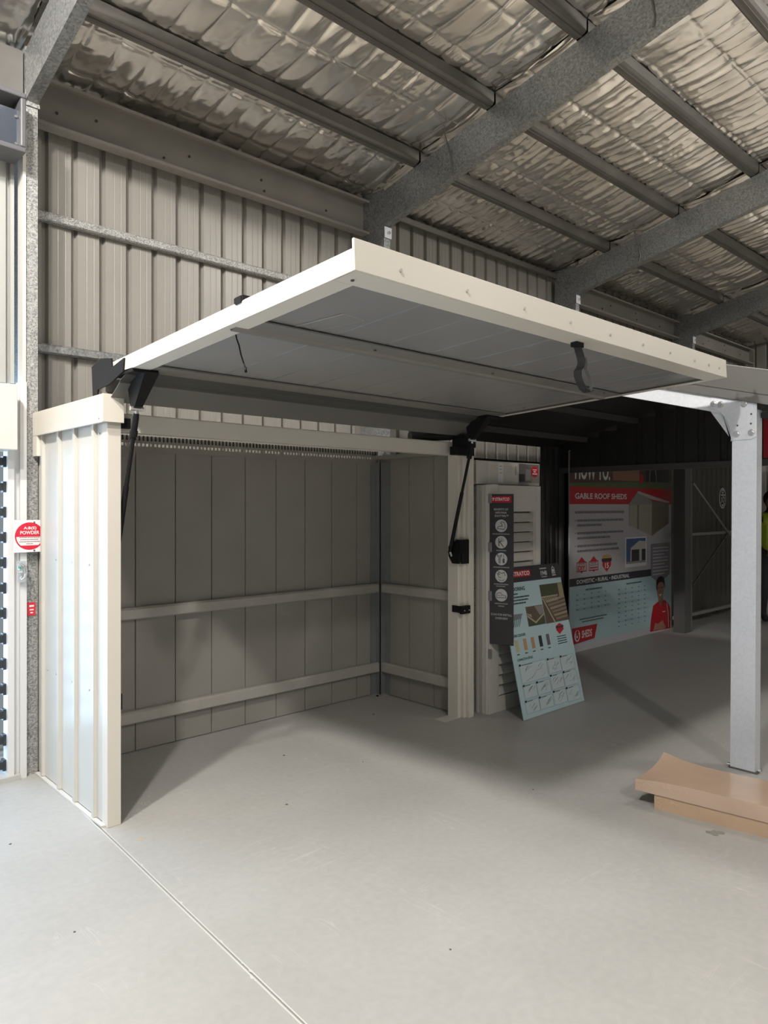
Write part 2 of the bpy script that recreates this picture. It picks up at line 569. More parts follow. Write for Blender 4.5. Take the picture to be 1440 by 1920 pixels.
ceiling = structure('ceiling', (0, 4.7, 4.2), 'silver foil insulation sagging between steel purlins')
FRX = [1.34, 4.12, 7.0, 9.9]
PY = [4.02 - .745 * k for k in range(10)]
gaps = [(4.74, 4.02)] + [(PY[k], PY[k + 1]) for k in range(4)]
bays = [(-1.5, 1.34), (1.34, 4.12), (4.12, 7.0), (7.0, 9.9), (9.9, 12.7)]
seed = 3
for bi, (xa, xb) in enumerate(bays):
    for gi, (ya, yb) in enumerate(gaps):
        seed += 1
        rs = np.random.RandomState(seed * 7)
        step = .0125 if bi in (1, 2) else .017
        nx, ny = int((xb - xa) / step), int((ya - yb) / step)
        X, Yv = np.meshgrid(np.linspace(xa, xb, nx + 1), np.linspace(ya, yb, ny + 1))
        flat = bi <= 1
        cx, cy = (.185, .36) if flat else (.15, .37)
        wob = (noise2(rs, X * 2.2, Yv * 2.5) - .5) * (.03 if flat else .06)
        u, v = (X + wob + .05 * Yv) / cx + rs.rand(), (Yv + wob * .5) / cy + rs.rand()
        fu, fv = np.abs(np.sin(np.pi * u)), np.abs(np.sin(np.pi * v))
        iu, iv = np.floor(u).astype(int) % 64, np.floor(v).astype(int) % 64
        g1, g2, g3 = rs.rand(64, 64), rs.rand(64, 64) - .5, rs.rand(64, 64) - .5
        du, dv = u - np.floor(u) - .5, v - np.floor(v) - .5
        # stitched seams, each quilted cell a shallow pillow with its own tilt
        seam_u, seam_v = np.exp(-(fu / (.16 if flat else .10)) ** 2), np.exp(-(fv / .07) ** 2)
        H = (.004 + .010 * g1[iu, iv]) * (fu ** .7) * (fv ** .35) - (.006 if flat else .004) * seam_u - .004 * seam_v
        H += (g2[iu, iv] * du * .030 + g3[iu, iv] * dv * .030) * np.minimum(1, 4 * fu) ** .5 * np.minimum(1, 4 * fv) ** .5 * (.6 if flat else .4)
        # ripples that run up the slope
        ph = (noise2(rs, X * 1.6 + 5, Yv * 1.4) - .5) * (2.2 if flat else 1.6)
        per = .13 if flat else .105
        w1 = 1 - np.abs(np.sin(np.pi * ((X + .10 * Yv) / per + ph)))
        mod = np.clip(noise2(rs, X * 2.5 + 1, Yv * 2.2 + 7) * 1.7 - (.55 if flat else .15), 0, 1)
        H += (.010 if flat else .017) * (w1 ** 1.3) * mod * (.25 + .75 * fv ** .6)
        # crumpled folds
        for (sx, sy, am) in ((11, 4.5, .009), (23, 11, .0075), (44, 22, .0045)):
            n = noise2(rs, (X + .12 * Yv) * sx + 9, Yv * sy + 5)
            pm = np.clip(noise2(rs, X * 2 + am * 900, Yv * 2.4 + 3) * 2.2 - .75, 0, 1)
            H += am * pm * (1 - np.abs(2 * n - 1)) ** 2.2
        tt = (ya - Yv) / (ya - yb)
        ed = np.clip(np.minimum(tt, 1 - tt) / .10, 0, 1)
        H = H * (.5 + .5 * ed) + .03 * 4 * tt * (1 - tt)
        # puckers along the purlins
        pk = np.exp(-(np.minimum(tt, 1 - tt) / .14) ** 2)
        H += (.006 if flat else .012) * pk * (1 - np.abs(2 * noise2(rs, X * 13, Yv * 2 + 4) - 1)) ** 1.5
        if bi == 1 and gi == 0:                # loose, torn lower edge of the foil above the eave beam
            H += .05 * np.clip(.16 - tt, 0, 1) / .16 * np.clip(noise2(rs, X * 4, Yv * 0 + 2) - .35, 0, 1) * np.clip((X - 1.9) / .5, 0, 1)
        Zv = 3.9 + (4.281 - Yv) * TP + .395 - H
        vs = np.stack([X.ravel(), Yv.ravel(), Zv.ravel()], 1) - np.array(ceiling.location)
        idx = np.arange((nx + 1) * (ny + 1)).reshape(ny + 1, nx + 1)
        fs = np.stack([idx[:-1, :-1].ravel(), idx[:-1, 1:].ravel(), idx[1:, 1:].ravel(), idx[1:, :-1].ravel()], 1)
        me = bpy.data.meshes.new('insulation_panel')
        me.vertices.add(len(vs))
        me.vertices.foreach_set('co', vs.ravel())
        me.loops.add(fs.size)
        me.loops.foreach_set('vertex_index', fs.ravel().astype(np.int32))
        me.polygons.add(len(fs))
        me.polygons.foreach_set('loop_start', (np.arange(len(fs)) * 4).astype(np.int32))
        me.update()
        me.polygons.foreach_set('use_smooth', [True] * len(fs))
        me.materials.append(FOIL)
        link(bpy.data.objects.new('insulation_panel', me), ceiling)
# the rest of the roof, out of frame: same slope to the ridge and down again
m = MB()
yr, ye = -3.0, -11
zr = rz(yr) + .39
y0 = gaps[-1][1]
for (a, b) in (((y0, rz(y0) + .39), (yr, zr)), ((yr, zr), (ye, zr - (yr - ye) * TP))):
    m.hexa([(-9, b[0], b[1]), (12.7, b[0], b[1]), (12.7, a[0], a[1]), (-9, a[0], a[1])],
           [(-9, b[0], b[1] + .02), (12.7, b[0], b[1] + .02), (12.7, a[0], a[1] + .02), (-9, a[0], a[1] + .02)])
m.hexa([(-9, y0, rz(y0) + .39), (-1.5, y0, rz(y0) + .39), (-1.5, 4.8, rz(4.8) + .39), (-9, 4.8, rz(4.8) + .39)],
       [(-9, y0, rz(y0) + .41), (-1.5, y0, rz(y0) + .41), (-1.5, 4.8, rz(4.8) + .41), (-9, 4.8, rz(4.8) + .41)])
m.build('insulation_panel', FOIL, ceiling)
# outer roof sheet above the foil, keeps the sky out
m = MB()
m.hexa([(-9.2, y0, rz(y0) + .47), (12.9, y0, rz(y0) + .47), (12.9, 5.1, rz(5.1) + .47), (-9.2, 5.1, rz(5.1) + .47)],
       [(-9.2, y0, rz(y0) + .48), (12.9, y0, rz(y0) + .48), (12.9, 5.1, rz(5.1) + .48), (-9.2, 5.1, rz(5.1) + .48)])
m.build('roof_sheet', PURL, ceiling)


def purlin(y, xa, xb):
    z = rz(y) + .292
    b = MB()
    c, s_ = math.cos(math.atan(TP)), math.sin(math.atan(TP))
    # top-hat section: a bottom flange, two webs and lips
    prof = [(-.045, .085), (-.045, .012), (-.030, 0), (.030, 0), (.045, .012), (.045, .085)]
    b.sheet([(y + py * c, z + pz - py * s_) for py, pz in prof], 0, xa, xb, .003)
    b.box(xa, xb, y - .011, y + .011, z - .004, z + .001)
    return b.build('purlin', PURL, ceiling)


for k, y in enumerate(PY):
    for (xa, xb) in (bays if k < 5 else [(-1.5, 12.7)]):
        purlin(y + .03, xa + .01, xb - .01)

# ------------------------------------------------------------------ back wall of the hall
wall = structure('wall_back', (1.34, 4.75, 0), 'ribbed grey steel cladding behind the display sheds')
PER = .1795


def wall_sheet_mesh(n, z0, z1):
    prof = []
    for k in range(n):
        x = k * PER
        prof += [(x, 0), (x + .042, 0), (x + .046, .0015), (x + .050, 0), (x + .088, 0), (x + .092, .0015), (x + .096, 0), (x + .128, 0),
                 (x + .136, .036), (x + .160, .036), (x + .170, 0)]
    prof.append((n * PER, 0))
    b = MB()
    b.sheet(prof, 2, z0, z1, .0025)
    return b


ws = wall_sheet_mesh(4, 0, 4.42).build('wall_sheet', CLAD, wall)
ws.location = Vector((1.395, 4.75, 0)) - wall.location
# the mesh was built with the wall origin taken off; put its own origin back
for v in ws.data.vertices:
    v.co += wall.location
ORG[ws.name] = Vector((1.395, 4.75, 0))
for k in range(1, 16):
    copy_at(ws, wall, (1.395 + k * 4 * PER, 4.75, 0))
for (z, xs) in ((3.315, (1.39, 4.10)), (2.50, (1.39, 4.10)), (2.50, (4.2, 6.98)), (2.50, (7.08, 9.88))):
    b = MB()
    b.sheet([(4.745, z + .045), (4.70, z + .045), (4.69, z + .035), (4.69, z - .005), (4.70, z - .012), (4.745, z - .012)], 0, xs[0], xs[1], .003)
    b.build('girt', GALV if z < 3 else SPANGLE, wall)
# eave beams (deep channel in the first and third bay)
for (xa, xb, zb, zt) in ((1.40, 4.12, 3.845, 4.13), (7.06, 9.9, 3.86, 4.10), (9.97, 12.6, 3.86, 4.10)):
    b = MB()
    b.sheet([(4.60, zb + .02), (4.60, zb), (4.685, zb), (4.685, zt), (4.60, zt), (4.60, zt - .02)], 0, xa, xb, .004)
    e = b.build('eave_beam', EAVE, wall)
    b = MB()
    for t in (.07, .16, .33, .40, .62, .63, .85):
        x = xa + (xb - xa) * t
        z = zb + .06 + .12 * ((t * 37) % 1)
        b.cyl((x, 4.684, z), (x, 4.674, z), .009, 8)
    build_each(b, 16, 'bolt', mat('bolt_dark', (.09, .085, .08), .5, .5), e)
# small eave purlin of the second bay
b = MB()
b.sheet([(4.69, 4.09), (4.66, 4.09), (4.66, 4.14), (4.74, 4.16)], 0, 4.19, 6.99, .003)
b.build('eave_beam', PURL, wall)
# wall above the roller door, left of the first column
b = MB()
prof = []
x = -9.0
while x < 1.26:
    prof += [(x, 4.52), (x + .055, 4.52), (x + .06, 4.545), (x + .075, 4.545), (x + .08, 4.52)]
    x += .085
prof.append((1.30, 4.52))
b.sheet(prof, 2, 2.25, 4.35, .003)
b.build('wall_sheet', mat('door_bay_cladding', (.40, .405, .385), .4), wall)
b = MB()
b.box(1.322, 1.339, 4.438, 4.53, 2.2, 3.80)
b.build('flashing', OFFW, wall)
b = MB()
b.box(-2.3, 1.33, 4.46, 4.51, 3.86, 4.15)
b.box(-2.3, 1.33, 4.42, 4.46, 3.86, 3.875)
b.build('eave_beam', PURL, wall)
# wall left of the roller door opening
b = MB()
b.box(-9, -1.9, 4.52, 4.55, 0, 2.25)
b.build('wall_sheet', CLAD, wall)

wr = structure('wall_right', (12.7, 4.75, 0), 'far end wall of the hall')
m = MB()
prof = []
y = -11.0
while y < 4.7:
    prof += [(12.72, y), (12.72, y + .13), (12.745, y + .138), (12.745, y + .16), (12.72, y + .17)]
    y += .18
m.sheet(prof[::-1], 2, 0, 4.4, .003)
m.build('wall_sheet', CLAD, wr)
for z in (3.3, 3.7, 2.4):
    m = MB()
    m.box(12.64, 12.7, -3, 4.6, z, z + .05)
    m.build('girt', PURL, wr)

# ------------------------------------------------------------------ portal frames of the hall
FLAB = ['spangled steel portal frame of the hall, beside the roller door at far left',
        'galvanised portal frame of the hall rising behind the raised door corner',
        'galvanised portal frame of the hall, behind the middle of the raised door',
        'galvanised portal frame of the hall farthest away at right']
for k, xf in enumerate(FRX):
    fr = thing('portal_frame', (xf, 4.5, 0), FLAB[k], 'steel frame', 'portal frames of the hall')
    mt = SPANGLE if k == 0 else GALV
    y0c, y1c = (4.45, 4.66) if k == 0 else (4.42, 4.69)
    b = MB()
    b.sheet([(xf + .065, y0c + .02), (xf + .065, y0c), (xf, y0c), (xf, y1c), (xf + .065, y1c), (xf + .065, y1c - .02)], 2, 0, 4.18, .003)
    b.build('column', mt, fr)
    # rafter: channel with its web facing the roller door
    yA, yB = (y0c + .04, -3.0)
    sec = [(.065, .02), (.065, 0), (0, 0), (0, .285), (.065, .285), (.065, .265)]
    b = MB(lambda x, y, z, xf=xf: (xf + x, y, rz(y) + z))
    b.sheet([(p, q) for p, q in sec], 1, yB, yA, .003)
    rf = b.build('rafter', GALV, fr)
    # knee cleat with a bolt
    b = MB()
    zc = 3.86 if k else 3.93
    b.box(xf - .004, xf + .075, y0c - .012, y0c - .006, zc - .09, zc)
    cl = b.build('knee_cleat', SPANGLE if k == 0 else GALVB, fr)
    b = MB()
    b.cyl((xf + .04, y0c - .012, zc - .045), (xf + .04, y0c - .026, zc - .045), .014, 8)
    b.build('bolt', CHROME, cl)
    if k in (1, 2):
        for (yy, dx) in ((3.7, .02), (2.1, .02)):
            b = MB()
            b.tube([(xf - .05, yy, rz(yy) + .33), (xf - .015, yy - .02, rz(yy) + .2), (xf - .008, yy - .04, rz(yy) + .08), (xf - .012, yy - .03, rz(yy) + .02)], .005, 6)
            b.build('tie_wire', PURL, fr)
    if k == 0:
        b = MB()
        b.box(1.349, 1.392, 4.443, 4.447, .915, .99)
        t = b.build('red_tag', mat('red_label', (.62, .03, .05), .5), fr)
        b = MB()
        b.box(1.358, 1.383, 4.441, 4.444, .965, .975)
        b.box(1.360, 1.381, 4.441, 4.444, .945, .952)
        b.box(1.364, 1.378, 4.441, 4.444, .928, .935)
        b.build('tag_print', mat('label_white', (.85, .80, .80), .5), t)

# ------------------------------------------------------------------ text and print helpers
_txt = {}


def text_geo(body, bold=0.0):
    key = (body, bold)
    if key in _txt:
        return _txt[key]
    c = bpy.data.curves.new('lettering', 'FONT')
    c.body = body
    c.size = 1
    c.resolution_u = 3
    c.offset = bold
    c.align_x = 'LEFT'
    o = bpy.data.objects.new('lettering', c)
    COL.objects.link(o)
    dg = bpy.context.evaluated_depsgraph_get()
    me = o.evaluated_get(dg).to_mesh()
    vs = [tuple(v.co)[:2] for v in me.vertices]
    fs = [tuple(p.vertices) for p in me.polygons]
    o.evaluated_get(dg).to_mesh_clear()
    bpy.data.objects.remove(o)
    bpy.data.curves.remove(c)
    x0, x1 = min(v[0] for v in vs), max(v[0] for v in vs)
    y0, y1 = min(v[1] for v in vs), max(v[1] for v in vs)
    r = ([((a - x0) / (x1 - x0), (b_ - y0) / (y1 - y0)) for a, b_ in vs], fs)
    _txt[key] = r
    return r


class Sheet:
    """a flat printed face: (u, v) in metres from its lower left corner, n outwards"""

    def __init__(s, o, ux, uy):
        s.o, s.ux, s.uy = Vector(o), Vector(ux).normalized(), Vector(uy).normalized()
        s.n = s.ux.cross(s.uy)
        s.layers = {}
        s.big = .028

    def T(s, u, v, w=0):
        return tuple(s.o + s.ux * u + s.uy * v + s.n * w)

    def L(s, name, m, lvl, own=False):
        k = (name, m.name, lvl) + ((len(s.layers),) if own else ())
        if k not in s.layers:
            s.layers[k] = (MB(s.T), m, own)
        return s.layers[k][0], .0004 + .0006 * lvl

    def poly(s, pts, m, lvl=1, name='print'):
        big = min(max(p[i] for p in pts) - min(p[i] for p in pts) for i in (0, 1)) > s.big and name == 'print'
        b, w = s.L('printed_patch' if big else ('fine_print' if name == 'print' else name), m, lvl, big)
        b.add([(p[0], p[1], w) for p in pts], [tuple(range(len(pts)))])

    def rect(s, u0, u1, v0, v1, m, lvl=1, name='print'):
        s.poly([(u0, v0), (u1, v0), (u1, v1), (u0, v1)], m, lvl, name)

    def disc(s, u, v, r, m, lvl=1, name='print', n=24, ry=None):
        ry = ry or r
        s.poly([(u + r * math.cos(2 * math.pi * k / n), v + ry * math.sin(2 * math.pi * k / n)) for k in range(n)], m, lvl, name)

    def line(s, pts, wd, m, lvl=2, name='line_drawing'):
        for a, b_ in zip(pts[:-1], pts[1:]):
            a, b_ = Vector(a), Vector(b_)
            d = b_ - a
            if d.length < 1e-6:
                continue
            d.normalize()
            p = Vector((-d.y, d.x)) * wd / 2
            e = d * wd * .3
            s.poly([tuple(a - e - p), tuple(b_ + e - p), tuple(b_ + e + p), tuple(a - e + p)], m, lvl, name)

    def text(s, body, u0, u1, v0, v1, m, lvl=2, bold=0.0, name='lettering', slant=0.0):
        vs, fs = text_geo(body, bold)
        b, w = s.L(name, m, lvl, True)
        b.add([(u0 + x * (u1 - u0) + slant * y * (v1 - v0), v0 + y * (v1 - v0), w) for x, y in vs], fs)

    def bars(s, u0, u1, v, h, m, lvl=2, n=6, rs=None):
        """a line of print too small to read"""
        rs = rs or random
        x = u0
        while x < u1 - h:
            w = min(rs.uniform(1.6, 5.0) * h, u1 - x)
            s.rect(x, x + w, v, v + h, m, lvl, 'fine_print')
            x += w + h * .22

    def build(s, parent):
        for k, (b, m, own) in s.layers.items():
            o = b.build(k[0], m, parent, fix=False)
            if not own:
                o['kind'] = 'stuff'


def ink(n, c, r=.45):
    return mat('ink_' + n, c, r)


WHITE = ink('white', (.80, .80, .79))
RED = ink('red', (.50, .012, .022))
CHAR = ink('charcoal', (.035, .034, .04))
NAVY = ink('navy', (.028, .032, .05))
PBLUE = ink('pale_blue', (.50, .68, .72), .25)

# ------------------------------------------------------------------ roller door at far left
door = structure('door_1', (-0.4, 4.5, 0), 'roller door with daylight behind its slats')
b = MB()
b.sheet([(1.238, 4.50), (1.238, 4.42), (1.272, 4.42), (1.272, 4.45), (1.303, 4.45)], 2, .03, 2.2, .004)
b.build('guide_rail', DOORW, door)
b = MB()
b.box(1.303, 1.338, 4.42, 4.50, 0, 2.25)
b.build('door_jamb', DOORW, door)
b = MB()
b.box(-1.9, 1.30, 4.40, 4.52, .0, .03)
b.build('door_sill', mat('concrete_sill', (.5, .49, .47), .7), door)
b = MB()
b.box(-1.9, 1.255, 4.30, 4.50, 1.853, 2.213)
b.build('door_pelmet', OFFW, door, bevel=.004)
b = MB()
b.box(-1.95, -1.85, 4.4, 4.52, 0, 2.25)
b.build('door_jamb', DOORW, door)
# slats: dark interlocking bars with bright gaps
sl = MB()
sl.box(-1.85, 1.235, 4.455, 4.485, 0, .030)
x = -1.8
while x < 1.15:
    sl.box(x, x + .010, 4.462, 4.478, .030, .10)
    x += .147
sl.box(1.222, 1.242, 4.448, 4.492, -.016, .046)
sl.box(1.205, 1.224, 4.452, 4.49, -.006, .036)
s0 = sl.build('slat', mat('dark_slat', (.03, .035, .04), .4), door)
for v in s0.data.vertices:
    v.co += door.location
s0.location = Vector((0, 0, .07)) - door.location
ORG[s0.name] = Vector((0, 0, .07))
for k in range(1, 13):
    copy_at(s0, door, (0, 0, .07 + k * .1425))
# latch on the guide rail
b = MB()
b.box(1.283, 1.325, 4.392, 4.398, 1.115, 1.235)
lt = b.build('latch', CHROME, door, bevel=.002)
b = MB()
b.tube([(1.300, 4.385, 1.13), (1.314, 4.365, 1.145), (1.318, 4.36, 1.175), (1.314, 4.365, 1.205), (1.300, 4.385, 1.22)], .006, 8)
b.cyl((1.275, 4.375, 1.175), (1.30, 4.375, 1.175), .010, 10)
b.cyl((1.289, 4.375, 1.165), (1.289, 4.375, 1.195), .007, 8)
b.build('latch_handle', CHROME, lt)
b = MB()
b.cyl((1.287, 4.372, 1.193), (1.287, 4.372, 1.205), .008, 8)
b.build('latch_knob', mat('green_plastic', (.05, .35, .22), .4), lt)

# ground outside, behind the door
b = MB()
b.box(-9, 1.2, 5.2, 14, -.12, -.02)
g = b.build('outside_paving', mat('paving', (.55, .55, .53), .8))
g['kind'] = 'structure'

# black box unit high on the wall
u = thing('wall_unit', (1.15, 4.45, 3.55), 'dark framed box unit fixed high on the wall above the roller door', 'wall unit')
b = MB()
b.box(.55, 1.30, 4.30, 4.50, 3.50, 3.53)
b.box(.55, 1.30, 4.30, 4.50, 3.80, 3.83)
b.box(1.27, 1.30, 4.30, 4.50, 3.53, 3.80)
b.box(.55, .58, 4.30, 4.50, 3.53, 3.80)
b.build('frame', mat('dark_box_frame', (.11, .11, .12), .45), u, bevel=.008)
b = MB()
b.box(.58, 1.27, 4.34, 4.35, 3.53, 3.74)
b.build('glass', mat('dark_glass', (.06, .07, .09), .12, 0, 0, 1, 0, 1, .8), u)
b = MB()
b.cyl((1.255, 4.338, 3.70), (1.255, 4.33, 3.70), .008, 8)
b.cyl((1.255, 4.338, 3.55), (1.255, 4.33, 3.55), .008, 8)
build_each(b, 16, 'screw', CHROME, u)

# extinguisher sign on the column
sg = thing('extinguisher_sign', (1.27, 4.42, 1.28), 'square white sign with a red disc reading A:B(E) powder beside the shed', 'sign')
b = MB()
b.box(1.262, 1.428, 4.395, 4.399, 1.283, 1.465)
b.build('sign_plate', mat('sign_white', (.84, .84, .84), .4), sg)
s = Sheet((1.262, 4.395, 1.283), (1, 0, 0), (0, 0, 1))
c, v, r = .083, .091, .078
R_ = ink('safety_red', (.60, .012, .04))
s.disc(c, v, r, R_, 1, n=40)
s.poly([(c - .070, v + .006)] + [(c + .070 * math.cos(a), v + .070 * math.sin(a)) for a in [math.pi + .09 + k * (math.pi - .18) / 20 for k in range(21)] if math.sin(a) * .070 > -.053] and
       [(c + .0705 * math.cos(a), v + .0705 * math.sin(a)) for a in [math.radians(d) for d in range(183, 229, 5)]] +
       [(c + .0705 * math.cos(a), v + .0705 * math.sin(a)) for a in [math.radians(d) for d in range(312, 358, 5)]], WHITE, 2)
s.text('A:B(E)', c - .032, c + .036, v + .034, v + .054, WHITE, 3, .02)
s.text('POWDER', c - .050, c + .052, v + .010, v + .030, WHITE, 3, .02)
GT = ink('grey_type', (.35, .25, .25))
for k, wdt in enumerate((.055, .05, .055, .018)):
    s.bars(c - wdt, c + wdt, v - .010 - k * .012, .005, GT, 3)
s.build(sg)
b = MB()
for z in (1.452, 1.292):
    b.cyl((1.37, 4.3945, z), (1.37, 4.391, z), .005, 8)
build_each(b, 16, 'screw', mat('rusty_screw', (.2, .12, .1), .5, .5), sg)

# ------------------------------------------------------------------ the cream display shed with the raised tilt door
shed = thing('display_shed', (1.41, 3.47, 0), 'cream steel display shed with its wide tilt door raised like a canopy', 'shed')
X0, X1, YF, YB = 1.41, 4.10, 3.46, 4.44
# left wall: ribbed cladding outside
b = MB()
prof = [(1.412, YF + .005)]
for y in (3.592, 3.846, 4.078, 4.341):
    prof += [(1.412, y), (1.395, y + .004), (1.395, y + .028), (1.412, y + .033)]
prof.append((1.412, YB + .03))
# individual cladding sheets, each ends on a rib
cuts = [(0, 5), (5, 9), (9, 13), (13, 18)]   # profile points of each sheet
for a, c in cuts:
    b = MB()
    pr = [prof[max(a - 1, 0)] if a else prof[0]] + prof[a:c]
    q = []
    for p in pr:
        if not q or (Vector(p) - Vector(q[-1])).length > 1e-6:
            q.append(p)
    b.sheet(q, 2, .012, 1.95, -.0015)
    b.build('wall_cladding_sheet', CREAM2, shed)
b = MB()
b.box(1.425, 1.465, YF + .03, YB, 0, 1.93)
b.build('wall_lining', GREYP, shed)
b = MB()
b.box(1.408, 1.476, YF - .004, YF + .06, 0, 1.95)
b.build('corner_post', CREAM, shed, bevel=.003)
b = MB()
b.box(1.388, 1.411, YF + .02, YB, .001, .010)
b.build('base_channel', OFFW, shed)
# capping over the left wall
b = MB()
b.box(1.376, 1.392, YF - .02, 4.444, 1.945, 2.08)
b.box(1.3755, 1.48, YF - .030, YF - .0205, 1.946, 2.0805)
b.box(1.3925, 1.48, YF - .02, 4.444, 2.072, 2.08)
b.build('wall_capping', CREAM, shed, bevel=.002)
b = MB()
b.box(1.377, 1.41, 4.375, 4.444, 1.83, 1.945)
b.build('capping_end', CREAM, shed)
b = MB()
for (y, z) in ((3.475, 1.965), (4.44, 1.90), (3.64, 1.90), (3.885, 1.9), (4.12, 1.9), (3.56, 1.9), (3.69, 1.25), (3.92, 1.25), (4.16, 1.25), (3.69, .62), (3.92, .62), (4.16, .62), (4.3, .62)):
    xs = 1.376 if z > 1.95 else 1.412
    b.cyl((xs, y, z), (xs - .004, y, z), .005, 8)
build_each(b, 16, 'screw', SCREW, shed)

# back wall: interlocking vertical panels
seams = [1.47, 1.717, 1.98, 2.251, 2.517, 2.783, 3.044, 3.305, 3.563, 3.82, 4.075]
for a, c in zip(seams[:-1], seams[1:]):
    b = MB()
    b.box(a + .0025, c - .0025, 4.42, 4.434, .004, 1.889)
    b.build('wall_panel', GREYP, shed, bevel=.002)
b = MB()
b.box(1.46, 4.11, 4.436, 4.45, 0, 1.86)
b.build('wall_backing', GREYD, shed)
# right wall
rs_ = [3.545, 3.82, 4.085, 4.345, 4.42]
for a, c in zip(rs_[:-1], rs_[1:]):
    b = MB()
    b.box(4.078, 4.092, a + .0025, c - .0025, .004, 1.93)
    b.build('wall_panel', GREYP, shed, bevel=.002)
b = MB()
b.box(4.094, 4.11, 3.53, 4.45, 0, 1.93)
b.build('wall_backing', GREYD, shed)
# rails
for (z0, z1) in ((.835, .91), (.185, .265)):
    b = MB()
    b.sheet([(4.418, z1), (4.385, z1), (4.375, z1 - .012), (4.375, z0 + .008), (4.385, z0), (4.418, z0)], 0, 1.466, 4.05, .002)
    b.build('back_rail', RAILM, shed)
    b = MB()
    b.sheet([(4.076, z1), (4.045, z1), (4.035, z1 - .012), (4.035, z0 + .008), (4.045, z0), (4.076, z0)], 1, 3.55, 4.375, -.002) if False else \
        b.prism([(4.076, z1), (4.045, z1), (4.035, z1 - .012), (4.035, z0 + .008), (4.045, z0), (4.076, z0)], 1, 3.55, 4.372)
    b.build('side_rail', RAILM, shed)
# corner steel and its foot plate
b = MB()
b.box(4.02, 4.026, 4.36, 4.42, 0, 1.9)
b.box(4.02, 4.076, 4.36, 4.366, 0, 1.9)
b.box(3.965, 4.02, 4.412, 4.42, 0, 1.9)
b.box(4.07, 4.076, 4.30, 4.36, 0, 1.9)
b.build('corner_steel', mat('plain_galvanised', (.30, .31, .31), .42, .45, .06, 6), shed)
b = MB()
b.box(3.93, 4.07, 4.31, 4.41, .001, .006)
b.build('foot_plate', RAILM, shed)
b = MB()
b.cyl((3.97, 4.34, .006), (3.97, 4.34, .014), .01, 8)
b.build('bolt', BLACK, shed)
# right front post: a folded jamb with three faces
b = MB()
b.box(3.995, 4.03, YF + .04, 3.60, 0, 1.93)
b.box(4.03, 4.06, YF + .015, 3.60, 0, 1.94)
b.box(4.06, 4.115, YF - .01, 3.56, 0, 1.98)
b.build('corner_post', CREAM, shed, bevel=.004)
b = MB()
b.box(3.85, 4.05, 3.50, 3.60, .0008, .004)
b.build('foot_plate', mat('worn_plate', (.62, .60, .56), .5), shed)
# header beam over the opening
b = MB()
b.sheet([(3.56, 1.912), (3.50, 1.912), (3.50, 1.995), (3.56, 1.995)], 0, 1.478, 4.10, .004)
b.build('header_beam', CREAM, shed)
b = MB()
b.box(1.478, 1.53, 3.47, 3.498, 1.925, 1.975)
b.build('hinge_block', BLACK, shed)
# perforated vent strip along the top of the back wall
b = MB()
b.box(1.466, 4.05, 4.415, 4.419, 1.885, 1.922)
b.box(1.466, 4.05, 4.415, 4.419, 1.940, 1.957)
b.box(1.466, 4.05, 4.415, 4.419, 1.988, 1.996)
x = 1.466
while x < 4.05:
    b.box(x, x + .011, 4.415, 4.419, 1.922, 1.940)
    b.box(x, x + .014, 4.415, 4.419, 1.957, 1.988)
    x += .0272
b.build('vent_strip', GREYP, shed)
b = MB()
b.box(1.466, 4.05, 4.424, 4.428, 1.950, 2.0)
b.build('vent_shade_plate', GREYD, shed)  # added dark plate stands in for the unlit space behind the upper slots
b = MB()
b.box(1.40, 4.11, 3.505, 4.40, 1.996, 2.002)
b.build('roof_cover', CREAM, shed)
b = MB()
b.box(3.98, 4.076, 3.56, 4.414, 1.92, 1.95)
b.build('top_channel', GREYP, shed)

# ---- tilt door (a part of the shed, its pieces are sub-parts)
DA = math.asin(.09 / 1.77)
DC, DS = math.cos(DA), math.sin(DA)


def DT(x, s_, w):
    return (x, 1.65 + s_ * DC + w * DS, 2.25 - s_ * DS + w * DC)


b = MB(DT)
b.box(X0 + .004, X1 - .004, .004, 1.74, .030, .036)
tilt = b.build('tilt_door', CREAM, shed)
b = MB(DT)
b.box(X0, X1, -.010, 0, -.002, .096)
b.box(X0, X1, 0, .10, -.002, .002)
b.build('front_rail', CREAM, tilt, bevel=.0015)
b = MB(DT)
b.box(X0, X0 + .006, 0, 1.80, -.002, .066)
b.box(X0 + .006, X0 + .085, .10, 1.80, -.002, .002)
b.build('side_rail', CREAM, tilt)
b = MB(DT)
b.box(X1 - .006, X1, 0, 1.80, -.002, .066)
b.box(X1 - .035, X1 - .006, .10, 1.80, -.002, .002)
b.build('side_rail', CREAM, tilt)
ds = [1.43, 1.85, 2.11, 2.375, 2.64, 2.905, 3.17, 3.435, 3.70, 3.84, 3.975, 4.09]
for a, c in zip(ds[:-1], ds[1:]):
    b = MB(DT)
    b.box(a + .0015, c - .0015, .06, 1.74, .012, .020)
    if c < 4.0:
        b.box(c - .0045, c - .0015, .06, 1.74, .0105, .012)
    b.build('door_panel', SOFF, tilt)
b = MB(DT)
b.sheet([(.605, .006), (.605, 0), (.705, 0), (.712, -.010), (.74, -.010), (.745, 0)], 0, 1.44, 4.06, .002)
b.build('mid_rail', DRAIL, tilt)
b = MB(DT)
b.sheet([(1.47, .008), (1.47, 0), (1.63, 0), (1.63, .02)], 0, 1.44, 4.06, .002)
b.build('rear_rail', DRAIL, tilt)
b = MB()
b.sheet([(3.245, 2.172), (3.27, 2.15), (3.325, 2.132), (3.33, 2.122)], 0, X0 + .005, X1 - .09, .003)
b.build('cowl_lip', mat('shaded_cowl', (.07, .068, .062), .4), tilt)  # shade of the cowl's upper facet painted as a darker grey
b = MB()
b.sheet([(3.33, 2.122), (3.46, 2.047), (3.485, 2.06), (3.50, 2.10), (3.48, 2.17), (3.44, 2.22)], 0, X0 + .005, X1 - .09, .003)
